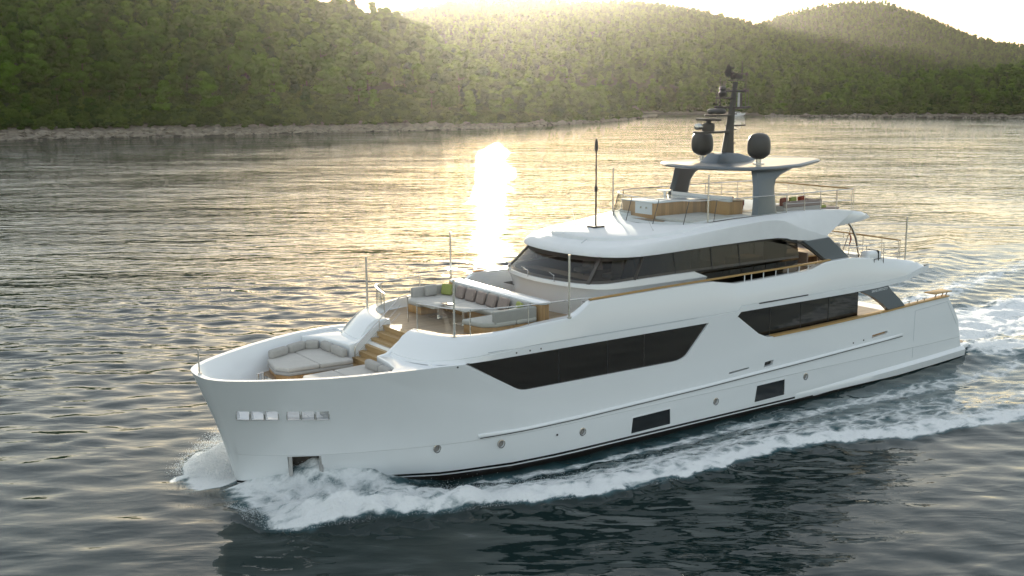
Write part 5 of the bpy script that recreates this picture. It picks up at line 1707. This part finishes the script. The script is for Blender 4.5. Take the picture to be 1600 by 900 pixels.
part(MB().box(11.1, 11.24, -3.0, 3.0, Zf, 5.20), 'back_panel', M_TEAKZ, t, smooth=30, bevel=.015)
part(MB().prism([(11.02, -2.7), (11.10, -2.98), (11.30, -3.06), (11.55, -3.0), (11.62, -2.8), (11.62, 2.8), (11.55, 3.0), (11.3, 3.06), (11.10, 2.98), (11.02, 2.7)], 'z', 5.202, 5.28), 'shelf', M_WHITE, t, smooth=30, bevel=.025, seg=3)
part(MB().box(11.24, 11.5, -2.95, -2.75, Zf, 5.2).box(11.24, 11.5, 2.75, 2.95, Zf, 5.2), 'shelf_end', M_TEAKZ, t, smooth=30, bevel=.01)
tb = empty('deck_table', (9.45, -.55, 4.338), 'pale low table with a dark walnut centre inside the near half of the U bench', 'table')
part(MB().box(9.05, 9.98, -1.35, .0, 4.92, 4.97), 'tabletop', M_CUSH, tb, smooth=30, bevel=.015)
part(MB().box(9.10, 9.40, -.2, .30, 4.98, 4.995), 'tray', M_WALNUT, tb, smooth=30, bevel=.005)
part(MB().box(9.42, 9.56, -.75, -.6, 4.34, 4.92), 'leg', M_STEEL, tb)
part(MB().box(9.2, 9.8, -.95, -.4, 4.339, 4.36), 'foot', M_STEEL, tb)
tb = empty('deck_table', (9.45, .95, 4.338), 'pale cushioned table leaf inside the far half of the U bench', 'table')
part(MB().box(8.75, 10.0, .28, 1.55, 4.80, 4.92), 'tabletop', M_CUSH, tb, smooth=40, bevel=.04, seg=3)
part(MB().box(9.35, 9.5, .85, 1.0, 4.34, 4.80), 'leg', M_STEEL, tb)
part(MB().box(9.1, 9.75, .6, 1.2, 4.339, 4.36), 'foot', M_STEEL, tb)
# pillows along the back of the bench
ords = ['leftmost', 'second from left', 'middle', 'second from right', 'rightmost']
for i, y in enumerate((1.55, .85, .15, -.55, -1.3)):
    o = cushion((10.72, y, 5.02), (.16, .56, .46), .075, rt.uniform(-.08, .08), .30).build('pillow', M_PILL)
    tag(o, 'taupe square pillow, %s of five leaning on the bench backrest' % ords[i], 'pillow', 'taupe pillows on the bench')
for i, (y, x, lb) in enumerate(((2.35, 10.62, 'olive green pillow in the far corner of the U bench'), (-2.25, 10.72, 'olive green pillow in the near corner of the U bench'))):
    o = cushion((x, y, 5.03), (.17, .5, .42), .07, .35 * (1 if y > 0 else -1), .25).build('pillow', M_LIME); tag(o, lb, 'pillow')
o = cushion((10.05, 2.62, 5.02), (.52, .17, .42), .07, .05, 0).build('pillow', M_CUSH2); tag(o, 'pale grey green pillow beside the olive one on the far arm of the bench', 'pillow')
o = cushion((10.35, -2.45, 4.95), (.45, .2, .3), .07, .3, 0).build('pillow', M_CUSH); tag(o, 'small white pillow beside the olive one in the near corner of the bench', 'pillow')

# ---------------------------------------------------------------- flybridge furniture
FZ = 7.299
t = empty('wet_bar', (20.5, 1.2, FZ), 'teak clad bar with white top and white control panel on the flybridge front', 'bar')
part(MB().box(19.12, 21.95, .15, 2.15, FZ, 7.93), 'cabinet', M_TEAKZ, t, smooth=30, bevel=.015)
part(MB().box(19.06, 22.0, .10, 2.2, 7.932, 7.985), 'worktop', M_WHITE, t, smooth=30, bevel=.02)
pn = part(MB().box(19.10, 19.118, .30, 1.32, 7.46, 7.925), 'control_panel', M_WHITE, t)
for y in (.62, .95): part(MB().lathe([(.0001, -.03), (.045, -.03), (.045, .0), (.0001, .0)], (19.10, y, 7.72), 12, 'x'), 'knob', M_STEEL, pn)
t = empty('bar_counter', (22.6, .6, FZ), 'higher teak counter with raised white ledge behind the flybridge bar', 'counter')
part(MB().box(22.05, 22.85, -1.1, 2.3, FZ, 7.90), 'cabinet', M_TEAKZ, t, smooth=30, bevel=.015)
part(MB().box(22.0, 22.2, -1.15, 2.3, 7.902, 8.12), 'ledge', M_WHITE, t, smooth=30, bevel=.02)
part(MB().box(22.205, 22.9, -1.15, 2.3, 7.902, 7.94), 'worktop', M_WALNUT, t, smooth=30, bevel=.01)
t = empty('side_table', (21.6, 2.3, FZ), 'small round-edged white table standing left of the flybridge bar', 'table')
part(MB().lathe([(.0001, 8.18), (.34, 8.18), (.36, 8.20), (.34, 8.23), (.0001, 8.23)], (21.4, 2.05, 0), 24), 'tabletop', M_WHITE, t)
part(MB().tube([(21.4, 2.05, 7.986), (21.4, 2.05, 8.18)], .06, 10), 'leg', M_WHITE, t)
t = empty('sun_pad', (20.2, -1.1, FZ), 'flat pale grey sun pad beside the bar at the flybridge glass', 'sun pad')
part(MB().box(18.98, 20.2, -2.05, -.02, FZ + .0, 7.45), 'mattress', M_CUSH, t, smooth=40, bevel=.05, seg=3)
part(MB().box(20.22, 21.5, -2.2, -.02, FZ + .0, 7.45), 'mattress', M_CUSH, t, smooth=40, bevel=.05, seg=3)
t = empty('corner_seat', (19.3, 2.3, FZ), 'low white seat at the far front corner of the flybridge glass', 'seat')
part(MB().prism([(18.85, 1.5), (19.0, 2.2), (19.4, 2.45), (19.95, 2.6), (19.95, 2.25), (19.05, 2.22), (19.05, 1.5)], 'z', FZ, 7.44), 'base', M_WHITE, t, smooth=40, bevel=.03)
part(MB().prism([(18.85, 1.5), (19.0, 2.2), (19.4, 2.45), (19.95, 2.6), (19.95, 2.25), (19.05, 2.22), (19.05, 1.5)], 'z', 7.442, 7.52), 'cushion', M_CUSH, t, smooth=40, bevel=.03)
# red director chairs behind the counter
for i, (x, y, lb) in enumerate(((24.3, .7, 'red canvas armchair left of the near hardtop leg'), (24.9, 1.9, 'far red canvas chair half hidden behind the bar counter'))):
    t = empty('deck_chair', (x, y, FZ), lb, 'chair')
    part(cushion((x, y, 7.44), (.5, .5, .09), .03), 'seat', M_RED, t)
    part(cushion((x + .26, y, 7.60), (.07, .5, .26), .03), 'backrest', M_RED, t)
    for dx in (-.22, .22):
        for dy in (-.22, .22): part(MB().tube([(x + dx, y + dy, FZ), (x + dx, y + dy, 7.40)], .02, 6), 'leg', M_WALNUT, t)
t = empty('fly_sofa', (25.2, -1.6, FZ), 'grey wicker sofa behind the near hardtop leg on the flybridge', 'sofa')
part(cushion((25.1, -1.9, 7.50), (2.3, .95, .36), .06), 'base', M_CUSH2, t)
part(cushion((25.1, -2.32, 7.76), (2.3, .16, .26), .06), 'backrest', M_PILL, t)
part(cushion((26.2, -1.9, 7.70), (.18, .9, .3), .06), 'armrest', M_PILL, t)
for i, (x, y, m_, lb) in enumerate(((24.35, -1.95, M_RED, 'rust red pillow against the near hardtop leg'), (24.9, -1.95, M_LIME, 'olive green pillow in the middle of the flybridge sofa'), (25.5, -1.9, M_RED, 'dark red patterned pillow at the aft end of the flybridge sofa'))):
    o = cushion((x, y, 7.84), (.46, .16, .34), .06, .2, 0).build('pillow', m_); tag(o, lb, 'pillow')
t = empty('sun_lounger', (26.8, -1.6, 7.25), 'low grey lounger at the aft end of the flybridge', 'lounger')
part(cushion((27.0, -1.7, 7.37), (1.3, .95, .16), .06), 'mattress', M_PILL, t)
part(cushion((26.55, -1.7, 7.50), (.7, .8, .12), .05), 'pad', M_LIME, t)

# ---------------------------------------------------------------- upper aft deck
rfz = 4.93
t = empty('life_raft', (28.15, -3.55, 4.9), 'grey white life raft canister strapped on the upper deck edge beside the steel post', 'life raft')
part(cushion((28.15, -3.52, 5.38), (.86, .52, .56), .14), 'canister', M_WHITE, t)
part(MB().box(28.28, 28.36, -3.80, -3.24, 5.09, 5.675), 'strap', M_BLACK, t, smooth=20, bevel=.03)
fr = MB()
for x in (27.8, 28.5):
    fr.tube([(x, -3.80, 5.10), (x, -3.84, 5.05), (x, -3.5, 4.98), (x, -3.2, 5.05)], .025, 6)
fr.tube([(28.0, -3.82, 5.08), (28.0, -3.82, 5.32), (28.62, -3.82, 5.34), (28.62, -3.82, 5.08)], .018, 6)
fr.box(27.75, 28.55, -3.62, -3.3, 4.97, 5.09)
part(fr, 'cradle', M_MAST, t, smooth=30)
t = empty('aft_sofa', (29.3, .8, 4.465), 'grey wicker sofa on the upper aft deck behind the curved steel post', 'sofa')
part(cushion((29.6, .9, 4.78), (.95, 2.6, .6), .06), 'base', M_PILL, t)
part(cushion((30.0, .9, 5.2), (.2, 2.6, .5), .06), 'backrest', M_CUSH2, t)
t = empty('dining_table', (27.9, 0, 4.465), 'slatted teak dining table on the upper aft deck', 'table')
part(MB().box(27.0, 28.8, -1.0, 1.0, 5.15, 5.2), 'tabletop', M_TEAKR, t, bevel=.01)
for x in (27.3, 28.5): part(MB().box(x - .05, x + .05, -.4, .4, 4.466, 5.15), 'leg', M_WALNUT, t)
for i, (x, y, rz, lb) in enumerate(((26.6, -1.4, 0, 'pale woven dining chair seen through the gap under the roof wing'), (26.6, .2, 0, 'pale woven dining chair farther inside under the roof wing'), (28.2, -1.6, 0, 'woven dining chair beside the curved steel post'))):
    t = empty('dining_chair', (x, y, 4.465), lb, 'chair')
    part(cushion((x, y, 4.92), (.52, .52, .1), .03), 'seat', M_CUSH, t)
    part(cushion((x - .26, y, 5.24), (.08, .52, .5), .03), 'backrest', M_PILL, t)
    for dx in (-.22, .22):
        for dy in (-.22, .22): part(MB().tube([(x + dx, y + dy, 4.466), (x + dx, y + dy, 4.88)], .02, 6), 'leg', M_WALNUT, t)
t = empty('ensign', (31.0, .3, 4.9), 'small red and white flag drooping from a slanted staff at the stern rail', 'flag')
part(MB().tube([(31.1, .3, 4.9), (31.7, .3, 6.1)], .02, 6), 'staff', M_WALNUT, t)
fl = MB(); rows = []
for k in range(9):
    u = k / 8
    rows.append([(31.62 - .05 * u + .06 * math.sin(j * 2.2 + u * 3), .3 + .05 * math.sin(5 * u + j), 5.95 - .62 * u - .10 * j) for j in range(4)])
fl.loft(rows, closed=False)
part(fl, 'cloth', M_RED, t, smooth=60)
# stern: folding teak shelf and cleats on the bulwark
for sg in (-1, 1):
    t = empty('bulwark_table', (32.8, 3.75 * sg, 3.2), ('near' if sg < 0 else 'far') + ' small teak shelf on folding brackets at the stern end of the ' + ('port' if sg < 0 else 'starboard') + ' bulwark', 'shelf')
    part(MB().box(32.15, 33.45, min(3.45 * sg, 4.0 * sg), max(3.45 * sg, 4.0 * sg), 3.36, 3.41), 'shelf', M_TEAKR, t, smooth=30, bevel=.015)
    for x in (32.4, 32.9, 33.2): part(MB().tube([(x, 3.85 * sg, 3.19), (x + .12, 3.85 * sg, 3.36)], .025, 6), 'bracket', M_WALNUT, t)
    cl = MB()
    for x in (30.5, 31.1, 31.6):
        cl.tube([(x, 3.88 * sg, 3.12), (x, 3.88 * sg, 3.24)], .025, 6); cl.tube([(x - .14, 3.88 * sg, 3.245), (x + .14, 3.88 * sg, 3.245)], .02, 6)
    cl.build('cleat', M_STEEL, yacht)

# ---------------------------------------------------------------- distant motor boat
t = empty('motor_boat', (0, 0, 0), 'small white motor boat far off against the opposite shore, behind the mast', 'boat')
bx_, by_ = polar(1157, 497)
t.location = (float(bx_), float(by_), 0); t.rotation_euler = (0, 0, YAW - math.pi / 2 + .1); t.scale = (.55, .55, .62)
h_ = MB(); h_.loft([[(-5 + 1.2 * 0, -1.5, .0), (-5, 1.5, 0), (-5, 1.6, 1.2), (-5, -1.6, 1.2)], [(0, -1.6, 0), (0, 1.6, 0), (0, 1.75, 1.4), (0, -1.75, 1.4)], [(4, -.8, .2), (4, .8, .2), (4, 1.1, 1.7), (4, -1.1, 1.7)], [(5.6, -.05, 1.0), (5.6, .05, 1.0), (5.9, .08, 1.95), (5.9, -.08, 1.95)]])
o = h_.build('hull', M_WHITE); o.parent = t; o.location = (0, 0, 0)
h_ = MB(); h_.loft([[(-3, -1.2, 1.3), (-3, 1.2, 1.3), (2.6, .9, 1.5), (2.6, -.9, 1.5)], [(-2.8, -1.1, 2.7), (-2.8, 1.1, 2.7), (.9, .9, 2.7), (.9, -.9, 2.7)]])
o = h_.build('cabin', M_WHITE); o.parent = t; o.location = (0, 0, 0)
h_ = MB().box(-2.5, 1.2, -1.16, -1.13, 1.9, 2.4).box(-2.5, 1.2, 1.13, 1.16, 1.9, 2.4)
o = h_.build('window', M_HGLASS); o.parent = t; o.location = (0, 0, 0)

# ---------------------------------------------------------------- spray thrown up by the bow
M_SPRAY = bpy.data.materials.new('spray')
M_SPRAY.use_nodes = True
nt = M_SPRAY.node_tree; nt.nodes.clear()
out = nt.nodes.new('ShaderNodeOutputMaterial'); d_ = nt.nodes.new('ShaderNodeBsdfDiffuse'); d_.inputs[0].default_value = (.82, .85, .88, 1)
t_ = nt.nodes.new('ShaderNodeBsdfTranslucent'); t_.inputs[0].default_value = (.85, .88, .90, 1)
mx = nt.nodes.new('ShaderNodeMixShader'); mx.inputs[0].default_value = .5
nt.links.new(d_.outputs[0], mx.inputs[1]); nt.links.new(t_.outputs[0], mx.inputs[2]); nt.links.new(mx.outputs[0], out.inputs[0])
g = np.random.default_rng(21)
TET = np.array([[1, 1, 1], [1, -1, -1], [-1, 1, -1], [-1, -1, 1]], float) * .6
OCT = np.array([[1, 0, 0], [-1, 0, 0], [0, 1, 0], [0, -1, 0], [0, 0, 1], [0, 0, -1]], float)
OF = np.array([[0, 2, 4], [2, 1, 4], [1, 3, 4], [3, 0, 4], [2, 0, 5], [1, 2, 5], [3, 1, 5], [0, 3, 5]])


def drops(name, P, r, label):
    P = np.asarray(P); r = np.asarray(r)
    V = (P[:, None, :] + OCT[None] * r[:, None, None] * g.uniform(.7, 1.3, (len(P), 1, 3))).reshape(-1, 3)
    Fc = (np.arange(len(P))[:, None, None] * 6 + OF[None]).reshape(-1, 3)
    o = mesh_np(name, V, Fc, M_SPRAY)
    return tag(o, label, kind='stuff')


# starboard fan, lit from behind: leaves the stem and lands to the left of the bow
n = 20000
u = g.random(n) ** .75; a = g.random(n)
ang = R(116) + (R(66) - R(116)) * a + g.normal(0, .09, n)           # bearing in plan, 90 = straight to starboard
dist = .25 + u * (1.6 + 1.9 * a) * g.uniform(.75, 1.18, n)
x0 = 1.3 + 1.6 * a
P = np.stack([x0 + np.cos(ang) * dist * .9 - .45 * dist * (1 - a), hull_half_wl(x0) + np.sin(ang) * dist, np.zeros(n)], -1)
hmax = .12 + 1.05 * np.sin(np.pi * np.clip(.15 + .8 * u, 0, 1)) * (.65 + .5 * np.sin(a * 3.1))
P[:, 2] = hmax * g.random(n) ** .8 + .02
r_ = g.uniform(.006, .020, n) * (1.15 - .5 * u)
drops('starboard_spray', P, r_, 'sunlit fan of spray thrown up on the far side of the bow')
# port roll of broken water along the bow wave crest
n = 26000
xx = .1 + 15 * g.random(n) ** 1.2
wl_ = hull_half_wl(xx)
ee = lerp_table([(0.0, 2.6), (0.3, 4.3), (0.8, 5.0), (1.9, 5.5), (3.3, 5.95), (5, 6.55), (6.4, 6.75), (7.6, 7.2), (9, 7.6), (11.2, 8.1), (13.8, 8.3), (16, 8.45)], xx)
tt = np.clip(g.normal(.78, .14, n), .2, 1.0)
yy = wl_ + (ee - wl_) * tt
dec = lerp_table([(-0.2, .3), (2, 1.0), (5, .8), (9, .5), (15, .3)], xx)
zz = .62 * dec * np.exp(-((tt - .8) / .22) ** 2) + g.exponential(.11, n) * dec
drops('bow_spray', np.stack([xx, -yy, zz], -1), g.uniform(.004, .010, n), 'white broken water flying off the near bow wave')
# thin sheet climbing the port bow
n = 3000
xx = g.uniform(1.3, 4.8, n); out_ = g.random(n) ** 1.5 * 1.5
top = lerp_table([(1.2, .15), (2.4, .6), (3.5, 1.0), (4.3, .65), (5, .2)], xx)
drops('bow_spray', np.stack([xx + out_ * .3, -(hull_half_wl(xx) + .06 + out_), top * g.random(n) ** .6 * np.exp(-out_ * .6) + .05], -1), g.uniform(.005, .012, n), 'fine spray climbing the near side of the bow over the anchor pocket')
